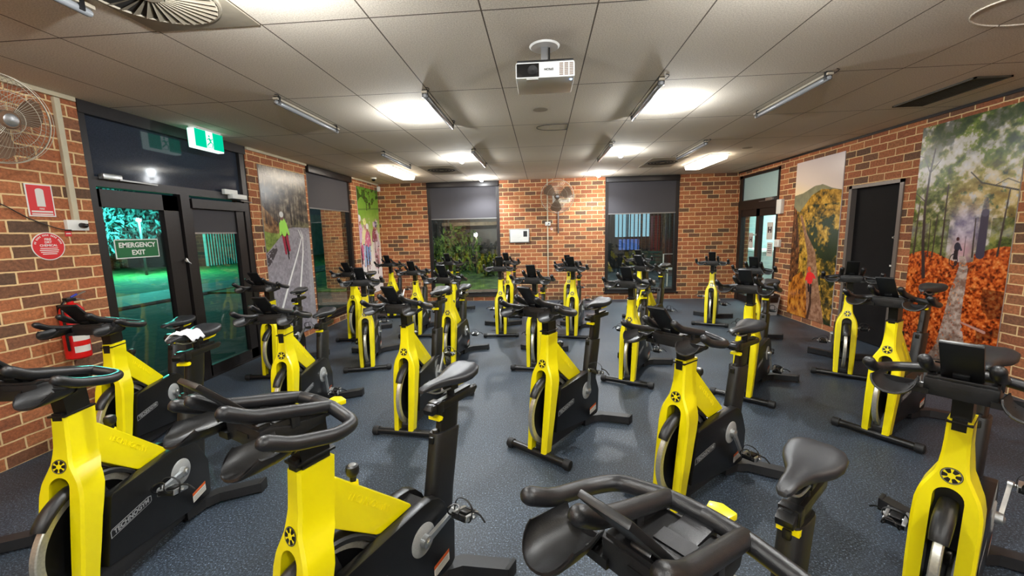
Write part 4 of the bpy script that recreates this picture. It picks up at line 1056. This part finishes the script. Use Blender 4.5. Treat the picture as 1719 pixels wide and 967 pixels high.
    for x, y, lab in ((-1.8, 7.4, 'dark square ceiling diffuser near the far left downlight'), (2.1, 7.4, 'dark square ceiling diffuser beside the far right lit panel')):
        t = thing('square_diffuser', lab, 'air diffuser', (x, y, H), 0, 'far ceiling diffusers')
        MB().box(-.29, .29, -.5, .5, -.006, -.001).build('face_plate', M_vent, t, smooth=0)
        mb = MB()
        for k in range(4):
            w = .24 - k * .055; mb.lathe([(w, -.012), (w + .012, -.007)], (0, 0, 0), 'z', 32); mb.lathe([(w - .03, -.0065), (w - .002, -.0065)], (0, 0, 0), 'z', 32)
        mb.build('louvre_rings', M_ventd, t, smooth=0)
    t = thing('slot_vent', 'dark rectangular return air vent above the forest mural', 'air vent', (3.595, 4.05, H))
    MB().box(-.135, .135, -.38, .38, -.006, -.001).build('vent_opening', M_ventd, t, smooth=0)
    mb = MB().box(-.14, -.125, -.385, .385, -.014, -.001).box(.125, .14, -.385, .385, -.014, -.001).box(-.14, .14, -.385, -.37, -.014, -.001).box(-.14, .14, .37, .385, -.014, -.001)
    for k in range(9): mb.box(-.125 + k * .027, -.12 + k * .027, -.37, .37, -.012, -.006)
    mb.build('louvre_frame', mat('dark_green_grey_metal', srgb(66, 62, 52), .6), t, smooth=0)
    # flush patches and access rings
    t = thing('ceiling_speaker', 'D-shaped flush ceiling patch behind the projector', 'ceiling cover', (.13, 4.67, H))
    q = [(.17 * math.cos(a), .12 * math.sin(a)) for a in [PI / 2 + PI * k / 16 for k in range(17)]] + [(.16, -.12), (.16, .12)]
    MB().prism(q, -.005, -.001, 'z').build('cover_plate', M_ceil, t, smooth=0)
    e = [(x * 1.02, y * 1.03, -.006) for x, y in q]; MB().tube(e, .0035, 6, caps=False, closed=True).build('edge_seam', M_ventd, t)
    t = thing('ceiling_ring', 'large oval patched ring in the ceiling tiles at the top right', 'ceiling cover', (2.75, 2.55, H))
    MB().tube([(.36 * math.cos(a), .22 * math.sin(a), -.003) for a in [2 * PI * k / 40 for k in range(40)]], .004, 6, caps=False, closed=True).build('seam', M_ceil, t)
    for x, y, lab in ((3.01, 6.34, 'small round ceiling vent cap before the lobby door'), (0.0, 4.02, 'small stained round ceiling cap behind the projector')):
        t = tag(MB().lathe([(0, -.004), (.06, -.004), (.07, -.001)], (x, y, H), 'z', 24).build('round_ceiling_vent', M_vent), lab, 'ceiling cover')
    # dome camera and corner sensor
    t = thing('dome_camera', 'white dome security camera on the ceiling in the far left corner', 'security camera', (-3.35, 8.05, H))
    MB().lathe([(0, -.03), (.055, -.03), (.062, -.02), (.062, -.001)], (0, 0, 0), 'z', 24).build('base', M_wht, t)
    MB().lathe([(0, -.075), (.02, -.072), (.036, -.055), (.042, -.03)], (0, 0, 0), 'z', 24).build('dome', M_scr, t)
    t = thing('motion_sensor', 'small white motion sensor in the far left corner below the ceiling', 'sensor', (XL + .05, YB - .04, 2.59))
    MB().box(-.03, .03, -.03, .035, -.055, .055, bev=.008).build('body', M_wht, t)
    # projector hung from the ceiling
    t = thing('projector', 'white ceiling projector with black lens window facing the camera', 'projector', (.03, 2.64, H))
    MB().lathe([(0, -.012), (.085, -.010), (.095, -.001)], (0, .06, 0), 'z', 32).build('ceiling_plate', M_wht, t)
    MB().box(-.022, .022, .04, .08, -.115, -.01, 0, bev=.004).box(.024, .034, .03, .09, -.16, -.02, 1, bev=.002).box(-.05, .03, .0, .1, -.165, -.15, 1, bev=.002).tube([(-.03, .03, -.14), (-.03, .03, -.165)], .014, 10, 1).build('mount_bracket', [M_alu, M_blk], t)
    body = MB().box(-.172, .172, -.14, .15, -.255, -.165, bev=.012).build('body', M_wht, t)
    MB().box(-.165, .165, -.132, .142, -.166, -.152, bev=.006).build('base_plate', M_blk, body)
    MB().box(-.166, -.035, -.1425, -.138, -.248, -.174, bev=.002).build('lens_window', M_scr, body)
    MB().lathe([(.0, -.0), (.012, -.002), (.026, -.004), (.030, 0)], (-.072, -.1425, -.211), 'y', 24).build('lens_ring', M_tab, body)
    mb = MB()
    for c_ in range(3):
        for k in range(9): mb.box(.083 + c_ * .029, .105 + c_ * .029, -.1425, -.1395, -.244 + k * .0078, -.240 + k * .0078)
    mb.build('exhaust_grille', M_fanb, body, smooth=0)
    text_mb('EPSON', .018, .0006, axes((.022, -.1412, -.209), (-1, 0, 0), (0, 0, -1)), bold=.0004).build('brand_lettering', M_foot, body, smooth=0)
    MB().lathe([(0, -.003), (.006, -.003), (.008, 0)], (.152, -.10, -.256), 'z', 12).build('status_led', emat('blue_status_led', (.25, .45, 1, 1), 6), body)
    MB().box(-.11, -.04, -.13, -.08, -.2575, -.254, bev=.001).build('vent_cover', M_wht, body)

# ============================================================ WALL FITTINGS
def make_fan(lab, loc, rz, tilt, rad, mount):
    t = thing('wall_fan', lab, 'fan', loc, rz)
    Mx = Euler((0, tilt, 0)).to_matrix()   # axis +x faces the room
    def tr(mb): mb.v = [tuple(Mx @ Vector(v)) for v in mb.v]; return mb
    mb = MB()
    for r_, x_, w in ((rad, 0, .005), (rad * .985, .03, .002), (rad * .985, -.03, .002), (rad * .3, .075, .002), (rad * .62, .066, .0018), (rad * .62, -.066, .0018), (rad * .3, -.08, .002)):
        mb.tube([(x_, r_ * math.cos(a), r_ * math.sin(a)) for a in [2 * PI * k / 48 for k in range(48)]], w, 6, caps=False, closed=True)
    for sd in (1, -1):
        for k in range(60):
            a = 2 * PI * k / 60 ; tw = .28
            pts = [(sd * x_, r_ * rad * math.cos(a + tw * (1 - r_)), r_ * rad * math.sin(a + tw * (1 - r_))) for x_, r_ in ((.078, .16), (.075, .35), (.068, .6), (.05, .85), (.0, 1.0))]
            mb.tube(pts, .0013, 3, caps=False)
    tr(mb).build('cage', M_cage, t, smooth=60)
    mb = MB()
    for b in range(3):
        a0 = b * 2 * PI / 3 + .4; rings = []
        for r_, w, p in ((.12, .18, .5), (.3, .42, .42), (.55, .5, .34), (.8, .44, .28), (.9, .25, .25)):
            rr = r_ * rad; rr_ = []
            for e, th in ((-w, 0), (0, .004), (w, 0), (0, -.004)):
                a = a0 + e; rr_.append(Vector((.045 * (e / w if w else 0) * p * 1.4 + th, rr * math.cos(a), rr * math.sin(a))))
            rings.append(rr_)
        mb.loft(rings)
    tr(mb).build('blade', M_fanb, t, smooth=40)
    tr(MB().lathe([(0, .09), (.045, .088), (.055, .078), (.055, .04), (.03, .03), (.03, -.05), (.06, -.06), (.065, -.17), (.04, -.19), (0, -.19)], (0, 0, 0), 'x', 24)).build('motor_housing', M_fanb, t)
    tr(MB().lathe([(0, .094), (.03, .093), (.04, .088)], (0, 0, 0), 'x', 20)).build('hub_badge', M_alu, t)
    mount(t)
    return t

def build_walls():
    # left wall fan beside the entrance pier
    def mL(t):
        MB().tube([(-.12, 0, -.02), (-.14, 0, -.12), (-.30, .02, -.22), (-.345, .03, -.30)], .016, 10).build('bracket_arm', M_wht, t)
        MB().box(-.362, -.335, -.05, .10, -.50, -.25, bev=.006).box(-.335, -.29, -.02, .06, -.47, -.36, bev=.008).build('wall_plate', M_wht, t)
    make_fan('big wire-cage wall fan cut by the left edge above the fire signs', (XL + .365, 2.38, 2.33), 0, R(10), .27, mL)
    def mB(t):
        MB().tube([(-.12, 0, -.02), (-.30, -.02, -.02), (-.345, -.03, -.02)], .016, 10).build('bracket_arm', M_wht, t)
        MB().box(-.362, -.345, -.09, .03, -.12, .08, bev=.004).build('wall_plate', M_wht, t)
        MB().tube([(-.345, .03, -.10), (-.345, .03, -.76)], .014, 10).build('drop_rod', M_alu, t)
    make_fan('round wire-cage wall fan on the back brick wall between the windows', (.335, YB - .365, 2.28), R(-90), R(8), .35, mB)
    # conduits and outlets
    t = thing('wall_conduit', 'white cable conduit running down the left brick pier beside the exit', 'conduit', (XL, 2.99, 1.73))
    MB().box(0, .028, -.02, .02, 0, .93, bev=.003).build('channel', M_trim, t)
    t = thing('power_outlet', 'white power outlet with black plug below the left wall conduit', 'power outlet', (XL, 2.99, 1.69))
    MB().box(0, .03, -.075, .075, -.042, .042, bev=.004).build('faceplate', M_wht, t)
    MB().tube([(.03, .02, 0), (.06, .02, -.005)], .02, 12).box(.04, .065, .02, .045, -.012, .012).build('plug', M_blk, t)
    tag(MB().tube(smoothpath([(XL + .035, 2.93, 1.652), (XL + .03, 2.86, 1.66), (XL + .02, 2.7, 1.73), (XL + .025, 2.56, 1.82), (XL + .04, 2.45, 1.86)], 6), .004, 6).build('fan_cord', M_blk), 'thin black cord drooping from left wall fan to the outlet', 'cord')
    t = thing('test_tag', 'tiny red tag hanging under the left wall outlet', 'tag', (XL + .004, 2.93, 1.625))
    MB().box(0, .002, -.022, .022, -.022, .022).box(.002, .003, -.016, .016, -.004, .004, 1).build('tag_sheet', [M_redp, M_wht], t, smooth=0)
    t = thing('wall_conduit', 'thin white conduit down the back wall to the right of the framed notice', 'conduit', (.13, YB, .35))
    MB().box(-.013, .013, -.02, 0, 0, 2.34, bev=.002).build('channel', M_trim, t)
    t = thing('power_outlet', 'small white outlet on the back wall conduit under the fan', 'power outlet', (.135, YB - .02, 1.725))
    MB().box(-.06, .06, -.02, 0, -.04, .04, bev=.004).build('faceplate', M_wht, t)
    MB().tube([(.02, -.02, 0), (.02, -.045, 0)], .014, 10).build('plug', M_blk, t)
    t = thing('test_tag', 'tiny pink tag beside the back wall outlet', 'tag', (.215, YB - .004, 1.61))
    MB().box(-.02, .02, -.002, 0, -.025, .025).box(-.012, .012, -.003, -.002, -.01, .012, 1).build('tag_sheet', [M_wht, M_redp], t, smooth=0)
    # extinguisher location sign
    t = thing('extinguisher_sign', 'red rectangular fire extinguisher sign with white cylinder picture on left wall', 'sign', (XL, 2.79, 1.87))
    MB().box(0, .004, -.082, .082, -.118, .118, 1).box(.004, .005, -.074, .074, -.110, .110, 0).build('plate', [M_redp, M_wht], t, smooth=0)
    mb = MB(); q = [(-.026, -.045), (.026, -.045), (.026, .065)] + [(.026 * math.cos(a), .072 + .016 * math.sin(a)) for a in [PI * k / 8 for k in range(9)]] + [(-.026, .065)]
    mb.add([(.0056, a, b) for a, b in q], [tuple(range(len(q)))]); mb.box(.005, .0056, -.065, .065, -.088, -.076); mb.box(.005, .0056, -.065, .065, -.106, -.096)
    text_mb('FIRE', .017, .0003, axes((.0058, 0, -.062), (0, 1, 0), (0, 0, 1)), mb=mb, bold=.0004)
    mb.build('pictogram', M_lab, t, smooth=0)
    t = thing('extinguisher_notice', 'round red fire notice with white print on the left brick pier', 'sign', (XL, 2.79, 1.53))
    MB().lathe([(0, .004), (.104, .004), (.104, 0)], (0, 0, 0), 'x', 48, 1).lathe([(0, .005), (.098, .005), (.098, .004)], (0, 0, 0), 'x', 48, 0).build('plate', [M_redp, M_wht], t, smooth=0)
    mb = MB()
    for s_, z_ in (('FIRE', .052), ('DRY', .030), ('CHEMICAL', .006)): text_mb(s_, .023, .0003, axes((.0056, 0, z_), (0, 1, 0), (0, 0, 1)), mb=mb, bold=.0006)
    for k, w in enumerate((.055, .06, .055, .045)): mb.box(.005, .0056, -w, w, -.018 - k * .014, -.012 - k * .014)
    for k in range(22):
        a = PI * (.08 + .84 * k / 21); Rm = Matrix.Rotation(a - PI / 2, 3, 'X'); ce = Vector((.0053, .084 * math.cos(a), .084 * math.sin(a)))
        if k % 5 != 4: mb.add([ce + Rm @ Vector((0, p, q_)) for p, q_ in ((-.003, -.006), (.003, -.006), (.003, .006), (-.003, .006))], [(0, 1, 2, 3)])
    mb.build('print', M_wht, t, smooth=0)
    # extinguisher
    t = thing('fire_extinguisher', 'red fire extinguisher hanging on the left brick wall behind a handlebar', 'fire extinguisher', (XL + .085, 2.80, .66))
    MB().lathe([(0, 0), (.068, .0), (.074, .008), (.074, .34), (.066, .39), (.04, .42), (.02, .43), (.02, .45), (0, .45)], (0, 0, 0), 'z', 32).build('cylinder', M_red, t)
    MB().lathe([(.0746, .05), (.0746, .10)], (0, 0, 0), 'z', 16, a0=-.9, a1=.5).lathe([(.0746, .14), (.0746, .24)], (0, 0, 0), 'z', 16, a0=-.9, a1=.7).build('label_band', M_lab, t, smooth=60)
    MB().box(-.02, .02, -.035, .03, .445, .475, 0, bev=.004).box(-.008, .012, -.01, .11, .485, .493, 1, rot=Euler((R(18), 0, 0)).to_matrix()).box(-.008, .012, -.01, .10, .455, .461, 1, rot=Euler((R(-18), 0, 0)).to_matrix()).build('valve_handle', [M_blk, M_alu], t)
    MB().tube(smoothpath([(.0, -.03, .455), (.03, -.08, .42), (.04, -.09, .30), (.035, -.085, .14), (.03, -.08, .08)], 5), .009, 8).build('hose', M_blk, t)
    MB().tube([(.02, .0, .48), (.025, .03, .495)], .008, 8).build('blue_tag', M_blue, t)
    MB().box(-.09, -.07, -.03, .03, .1, .42).build('wall_bracket', M_blk, t, smooth=0)
    # exit sign
    t = thing('exit_sign', 'illuminated green running-man exit box on the ceiling above the exit door', 'exit sign', (-3.52, 4.17, 2.6))
    MB().box(-.045, .045, -.16, .16, .075, .099, bev=.004).build('ceiling_mount', M_wht, t)
    MB().box(-.038, .038, -.185, .185, -.115, .075, bev=.006).build('light_box', M_exitw, t)
    for sd in (1, -1):
        MB().box(sd * .0395 - .0006, sd * .0395 + .0006, -.183, -.045, -.100, .072).build('green_face', M_exitg, t, smooth=0); MB().box(sd * .0395 - .0006, sd * .0395 + .0006, .045, .183, -.100, .072).build('green_face', M_exitg, t, smooth=0)
        mb = MB(); x = sd * .041
        mb.tube([(x, -.005, .0), (x, .012, -.03)], .010, 6, sx=.1); mb.tube([(x, .012, -.03), (x, .035, -.045), (x, .03, -.075)], .006, 6, sx=.1); mb.tube([(x, .01, -.03), (x, -.015, -.05), (x, -.035, -.07)], .006, 6, sx=.1)
        mb.tube([(x, -.005, .005), (x, .02, -.01), (x, .035, .005)], .005, 6, sx=.1); mb.tube([(x, -.005, .005), (x, -.03, -.01)], .005, 6, sx=.1); mb.tube([(x, -.006, .026), (x, -.006, .028)], .010, 8, sx=.3)
        mb.box(x - .0006, x + .0006, -.043, .043, -.088, -.084); mb.build('running_figure', M_exitg, t)
    # framed notice
    t = thing('framed_notice', 'white framed certificate on the back brick wall left of the fan', 'framed notice', (-.505, YB, 1.47))
    MB().box(-.225, .225, -.02, 0, -.155, .155, bev=.004).build('frame', M_alu, t)
    MB().box(-.205, .205, -.0215, -.02, -.135, .135).build('sheet', M_wht, t, smooth=0)
    mb = MB().box(.09, .175, -.0225, -.0215, -.02, .105)
    mb.build('photo', M_foot, t, smooth=0)
    mb = MB()
    for k in range(7): mb.box(-.17, .06 - (k % 3) * .03, -.0222, -.0215, .085 - k * .03, .088 - k * .03)
    mb.box(-.18, .18, -.0222, -.0215, .118, .124); mb.build('print', M_disc, t, smooth=0)
    # right wall devices
    t = thing('alarm_sounder', 'white rectangular wall unit high beside the lobby door', 'wall unit', (XR, 7.49, 1.90))
    MB().box(-.06, 0, -.07, .07, -.13, .12, bev=.01).build('body', M_wht, t)
    t = thing('light_switch', 'white switch box beside the lobby door at shoulder height', 'switch', (XR, 7.51, 1.255))
    MB().box(-.045, 0, -.075, .075, -.065, .065, bev=.008).build('box', M_wht, t); MB().box(-.05, -.045, -.02, .02, -.03, .03, bev=.002).build('rocker', M_lab, t)
    # waste bin
    t = thing('waste_bin', 'grey rectangular waste bin with black liner by the right wall', 'bin', (3.98, 7.38, 0), R(0))
    rings = [[Vector((a * w, b * w2, z_)) for a, b in ((-1, -1), (1, -1), (1, 1), (-1, 1))] for z_, w, w2 in ((0, .13, .10), (.32, .155, .125))]
    MB().loft(rings).build('bin_body', M_bin, t, smooth=0)
    rings = [[Vector((a * w, b * w2, z_ + random.uniform(-.006, .006))) for a, b in [(math.copysign(abs(math.cos(q)) ** .4, math.cos(q)), math.copysign(abs(math.sin(q)) ** .4, math.sin(q))) for q in [2 * PI * k / 32 for k in range(32)]]] for z_, w, w2 in ((.23, .158, .128), (.30, .165, .135), (.345, .162, .132), (.36, .15, .12), (.30, .12, .09))]
    MB().loft(rings).build('bin_liner', M_bag, t, smooth=50)
    mb = MB()
    for k in range(7):
        c_ = Vector((random.uniform(-.1, .1), random.uniform(-.07, .07), .35)); mb.lathe([(0, .05), (.03, .04), (.045, .01), (.03, -.02)], c_, 'z', 7)
    tag(mb.build('crumpled_paper', M_pap, smooth=0), 'crumpled white paper heaped in the grey waste bin', 'paper', kind='stuff').location = (3.98, 7.38, 0)
    # paper towel on the saddle of the left front bike
    b = BIKES[1]; yaw = R(b[3]); c_ = Vector((b[1], b[2], 0)); sv = Vector((-math.sin(yaw), math.cos(yaw), 0)); su = Vector((math.cos(yaw), math.sin(yaw), 0))
    hs = b[5]; n_ = 12; vs = []; fs = []
    for i in range(n_ + 1):
        for j in range(n_ + 1):
            a, e = i / n_ * 2 - 1, j / n_ * 2 - 1
            x_ = .062 * a; y_ = .835 + .22 * hs - .05 + .055 * e + .012 * a
            z_ = .955 + hs + .004 * math.sin(7 * a + 4 * e) + .006 * math.cos(9 * e - 3 * a)
            if abs(x_) > .035: z_ -= (abs(x_) - .035) * 1.6
            vs.append(c_ + su * x_ + sv * y_ + Vector((0, 0, z_)))
    for i in range(n_):
        for j in range(n_): k = i * (n_ + 1) + j; fs.append((k, k + 1, k + n_ + 2, k + n_ + 1))
    o = MB().add(vs, fs).build('paper_towel', M_pap, smooth=60, recalc=False)
    md = o.modifiers.new('thickness', 'SOLIDIFY'); md.thickness = .003
    tag(o, 'crumpled white paper towel lying on the saddle before the exit door', 'paper towel')

# ============================================================ OUTSIDE
def ray_pt(px, py, dist):
    d = (_X * ((px - 859.5) / 675.083) + _U * (-(py - 483.5) / 675.083) + _f); return Vector((0, 0, CAMZ)) + d * dist
def tree(name, loc, h, cr, lab, n=500, seed=1, cz=.62, cat='tree', trunk=True, leaf=.14, grp=None, leafm=None):
    rd = random.Random(seed); t = thing(name, lab, cat, loc, 0, grp)
    if trunk:
        mb = MB().tube([(0, 0, -.1), (.05, .02, h * .3), (-.04, .05, h * .6)], [.13, .10, .06], 8)
        for k in range(6):
            a = k * 1.05; mb.tube([(0, 0, h * (.3 + .05 * k)), (cr * .5 * math.cos(a), cr * .5 * math.sin(a), h * (.55 + .05 * k))], [.05, .02], 6)
        mb.build('trunk', M_bark, t)
    mb = MB()
    for k in range(n):
        a = rd.uniform(0, 2 * PI); u = rd.random() ** .4; ph = math.acos(rd.uniform(-1, 1))
        p = Vector((cr * u * math.sin(ph) * math.cos(a), cr * u * math.sin(ph) * math.sin(a), h * cz + (h * (1 - cz)) * u * math.cos(ph)))
        e = Euler((rd.uniform(0, 6), rd.uniform(0, 6), rd.uniform(0, 6))).to_matrix(); s = leaf * rd.uniform(.6, 1.4)
        mb.add([p + e @ Vector(q) * s for q in ((-1, 0, 0), (0, -.4, .1), (1, 0, 0), (0, .4, .1))], [(0, 1, 2, 3)])
    mb.build('crown', leafm or M_leaf, t, smooth=0)
    return t

def build_outside():
    G = MB().box(-45, XL - .24, -10, 45, -.2, -.06).build('ground_left', M_pave, smooth=0); struct(G)
    G = MB().box(-45, -11.9, -10, 45, -.06, -.01).build('lawn_left', M_grass, smooth=0); struct(G)
    G = MB().box(-11.9, -10.0, -10, 45, -.06, .0).build('path_left', M_conc, smooth=0); struct(G)
    G = MB().box(XL - .24, 14, YB + .24, 11.2, -.2, -.03).build('ground_back', M_pave, smooth=0); struct(G)
    G = MB().box(-10.0, .9, 11.2, 45, -.2, -.02).build('lawn_back', M_grass, smooth=0); struct(G)
    G = MB().box(.9, 20, 11.2, 45, -.2, -.02).build('path_back', M_conc, smooth=0); struct(G)
    # corrugated shed wall
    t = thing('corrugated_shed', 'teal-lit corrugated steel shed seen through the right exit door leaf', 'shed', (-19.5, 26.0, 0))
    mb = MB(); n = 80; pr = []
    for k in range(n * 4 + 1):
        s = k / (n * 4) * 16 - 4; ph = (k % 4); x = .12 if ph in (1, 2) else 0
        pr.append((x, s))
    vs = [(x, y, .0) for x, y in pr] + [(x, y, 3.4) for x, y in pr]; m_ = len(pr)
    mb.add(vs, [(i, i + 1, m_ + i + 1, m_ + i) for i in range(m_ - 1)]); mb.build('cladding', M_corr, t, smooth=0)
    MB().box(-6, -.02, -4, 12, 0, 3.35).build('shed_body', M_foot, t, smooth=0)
    t = thing('garden_wall', 'low brown wall behind the lawn through the left exit leaf', 'wall', (-24.5, 14, 0))
    MB().box(-.2, .1, -16, 8.5, 0, 1.25).build('wall_body', M_brick, t, smooth=0, uv=True)
    p = ray_pt(233, 370, 18)
    t = thing('flood_light', 'teal-white flood lamp on a pole shining through the exit door', 'flood light', (p.x, p.y, 0))
    MB().tube([(0, 0, 0), (0, 0, p.z + .1)], .05, 10).build('pole', M_foot, t)
    MB().box(-.14, .04, -.14, .14, p.z + .03, p.z + .12, bev=.02).build('lamp_head', M_foot, t)
    MB().lathe([(0, -.07), (.05, -.06), (.08, -.03), (.09, 0), (.06, .05), (0, .07)], (0.10, -.10, p.z), 'z', 16).build('lamp_glass', M_flood, t)
    l = bpy.data.lights.new('flood_glow', 'POINT'); l.energy = 1500; l.color = (.12, 1.0, .78); l.shadow_soft_size = .12
    o = bpy.data.objects.new('flood_glow', l); COL.objects.link(o); o.location = (p.x + .3, p.y - .3, p.z - .15)
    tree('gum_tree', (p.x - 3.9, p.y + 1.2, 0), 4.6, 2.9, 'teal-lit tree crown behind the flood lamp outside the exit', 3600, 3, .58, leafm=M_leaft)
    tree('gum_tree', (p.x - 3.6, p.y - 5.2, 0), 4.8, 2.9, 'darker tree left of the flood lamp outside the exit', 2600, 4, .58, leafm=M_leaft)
    # back garden
    for i, (x, y, h, cr, lab) in enumerate(((-2.75, 13.3, 1.9, 0.8, 'dark bush at the left of the first back window'), (-1.9, 14.6, 0.8, .45, 'loose low shrub on the grass outside the first back window'), (-4.1, 15.0, 1.5, 0.7, 'taller shrub at the lawn edge behind the low shrub'), (-6.8, 19, 3.2, 1.4, 'tall dark tree at the upper left of the first back window'))):
        tree('garden_shrub', (x, y, 0), h, cr, lab, 420 + i * 120, 20 + i, .5, 'shrub', trunk=(i == 3), leaf=.10)
    p = ray_pt(799, 394, 15.5)
    t = thing('garden_lamp', 'bright white lamp seen through the first back window', 'lamp', (p.x, p.y, 0))
    MB().tube([(0, 0, 0), (0, 0, p.z)], .04, 8).build('post', M_wood, t); MB().lathe([(0, .07), (.05, .05), (.07, 0), (.05, -.05), (0, -.07)], (0, -.06, p.z), 'z', 16).build('globe', M_lamp, t)
    l = bpy.data.lights.new('garden_glow', 'POINT'); l.energy = 26; l.color = (.95, 1, .9); l.shadow_soft_size = .08
    o = bpy.data.objects.new('garden_glow', l); COL.objects.link(o); o.location = (p.x, p.y - .35, p.z)
    t = thing('pergola', 'pale timber pergola frame around the garden lamp', 'pergola', (p.x - .1, p.y + .4, 0))
    for dx in (-.9, 1.1): MB().box(dx - .05, dx + .05, -.05, .05, 0, 1.9).build('post', M_wood, t, smooth=0)
    MB().box(-1.3, 1.5, -.05, .05, 1.85, 1.98).build('beam', M_wood, t, smooth=0); MB().box(-1.0, 1.2, -.05, .05, .35, .43).build('rail', M_wood, t, smooth=0)
    MB().box(-4, 3, 1.5, 1.6, 0, 2.2).build('back_fence', M_frm, t, smooth=0)
    for x_, e_, lab in ((-3.15, 420, 'unseen bulkhead lamp added on the outer pier left of the first back window'), (1.0, 90, 'unseen bulkhead lamp added on the outer pier left of the second back window')):  # wall lamps hidden from view, added to light the lawn and outbuilding
        y_ = YB + .24
        t = thing('added_bulkhead_lamp', lab, 'lamp', (x_, y_, 2.4)); MB().box(-.12, .12, 0, .04, -.08, .08, bev=.01).build('housing', M_wht, t); MB().box(-.09, .09, .04, .08, -.05, .05, bev=.01).build('diffuser', M_lamp, t)
        l = bpy.data.lights.new('added_bulkhead_glow', 'POINT'); l.energy = e_; l.color = (1, 1, .88); l.shadow_soft_size = .06
        o = bpy.data.objects.new('added_bulkhead_glow', l); COL.objects.link(o); o.location = (x_, y_ + .2, 2.4)
    t = thing('brick_outbuilding', 'brick outbuilding seen through the left wall window', 'building', (-5.2, 11.7, 0))
    MB().box(-1.35, 1.2, 0, 2.0, -.1, 2.9).build('brick_walls', M_brick, t, smooth=0, uv=True); MB().box(-1.5, 1.35, -.15, 2.15, 2.9, 3.05).build('roof_slab', M_frm, t, smooth=0)
    # lobby facade behind the bar fence
    t = thing('lobby_facade', 'lit blue glazed building front behind bars outside the second back window', 'building', (4.15, 17.5, 0))
    for k, (a, b, m) in enumerate(((-1.05, -.55, M_lit), (-.48, .0, M_lit), (.06, .36, M_lit))): MB().box(a, b, 0, .05, 1.25, 2.45).build('lit_pane', m, t, smooth=0)
    MB().box(-.9, -.05, 0, .05, .7, 1.15).build('lower_pane', M_litb, t, smooth=0)
    MB().box(-1.6, 6, .06, .3, 0, 4).build('facade_wall', M_foot, t, smooth=0)
    mb = MB().box(.42, .72, -.3, .0, .3, 2.1); mb.build('red_banner', mat('dark_red_banner', srgb(120, 30, 44), .6), t, smooth=0)
    MB().box(.85, .93, -.3, 0, .3, 2.6).build('pale_post', M_wood, t, smooth=0)
    t = thing('bar_fence', 'black vertical bar fence outside the second back window', 'fence', (4.6, 15.0, 0))
    mb = MB()
    for k in range(40): mb.box(-2.4 + k * .14, -2.37 + k * .14, -.015, .015, 0, 2.5)
    mb.box(-2.5, 3.3, -.02, .02, .15, .2); mb.box(-2.5, 3.3, -.02, .02, 2.35, 2.4); mb.build('bars', M_blk, t, smooth=0)
    tag(MB().box(1.72, 1.80, 10.2, 16.0, -.03, -.017).build('paving_line', mat('yellow_line_paint', srgb(170, 160, 60), .7), smooth=0), 'faded yellow line on the paving outside the second back window', 'painted line')
    t = thing('garden_bench', 'dark green bench outside the second back window', 'bench', (3.2, 12.6, 0))
    mb = MB()
    for k in range(4): mb.box(-.5, .5, .1 - .02 + k * .03, .13 + k * .03, .5 + k * .1, .58 + k * .1)
    mb.box(-.5, .5, -.3, .1, .42, .46); mb.build('slats', mat('green_bench_paint', srgb(30, 56, 50), .6), t, smooth=0)
    for dx in (-.42, .42): MB().box(dx - .03, dx + .03, -.28, .12, 0, .42).build('leg', M_blk, t, smooth=0)
    t = thing('white_chair', 'white tube chair frame outside the second back window', 'chair', (3.6, 11.6, 0))
    mb = MB().tube([(-.2, 0, 0), (-.2, 0, .85), (.2, 0, .85), (.2, 0, 0)], .018, 8).tube([(-.2, -.4, 0), (-.2, -.4, .45), (-.2, 0, .45)], .018, 8).tube([(.2, -.4, 0), (.2, -.4, .45), (.2, 0, .45)], .018, 8)
    mb.build('chair_frame', M_wht, t); MB().box(-.2, .2, -.4, 0, .44, .47).build('seat', M_wht, t, smooth=0)
    l = bpy.data.lights.new('lobby_spill', 'POINT'); l.energy = 90; l.color = (.9, .95, 1); l.shadow_soft_size = .3
    o = bpy.data.objects.new('lobby_spill', l); COL.objects.link(o); o.location = (3.0, 13.5, 2.6)
    l = bpy.data.lights.new('hall_lamp', 'POINT'); l.energy = 110; l.color = (.92, 1, 1); l.shadow_soft_size = .2
    o = bpy.data.objects.new('hall_lamp', l); COL.objects.link(o); o.location = (XR + .9, 9.6, 2.3)
    h = MB().box(XR + .24, XR + 1.62, 6.58, 6.6, 0, 2.7).box(XR + .24, XR + 1.62, 6.6, 13.5, 2.6, 2.7).build('ceiling_hall', M_wht, smooth=0); struct(h)

build_room(); build_murals(); build_bikes(); build_ceiling(); build_walls(); build_outside()

w = bpy.data.worlds.new('night'); SC.world = w; w.use_nodes = True
w.node_tree.nodes['Background'].inputs[0].default_value = (.012, .05, .06, 1); w.node_tree.nodes['Background'].inputs[1].default_value = .25

vs_ = SC.view_settings; vs_.view_transform = 'Standard'; vs_.look = 'None'; vs_.gamma = 1.0; vs_.use_curve_mapping = False
vs_.exposure = 0.62
SC.cycles.use_denoising = True
SC.cycles.max_bounces = 10; SC.cycles.diffuse_bounces = 6; SC.cycles.glossy_bounces = 4; SC.cycles.transparent_max_bounces = 12
SC.cycles.sample_clamp_indirect = 6.0
SC.cycles.caustics_reflective = False; SC.cycles.caustics_refractive = False
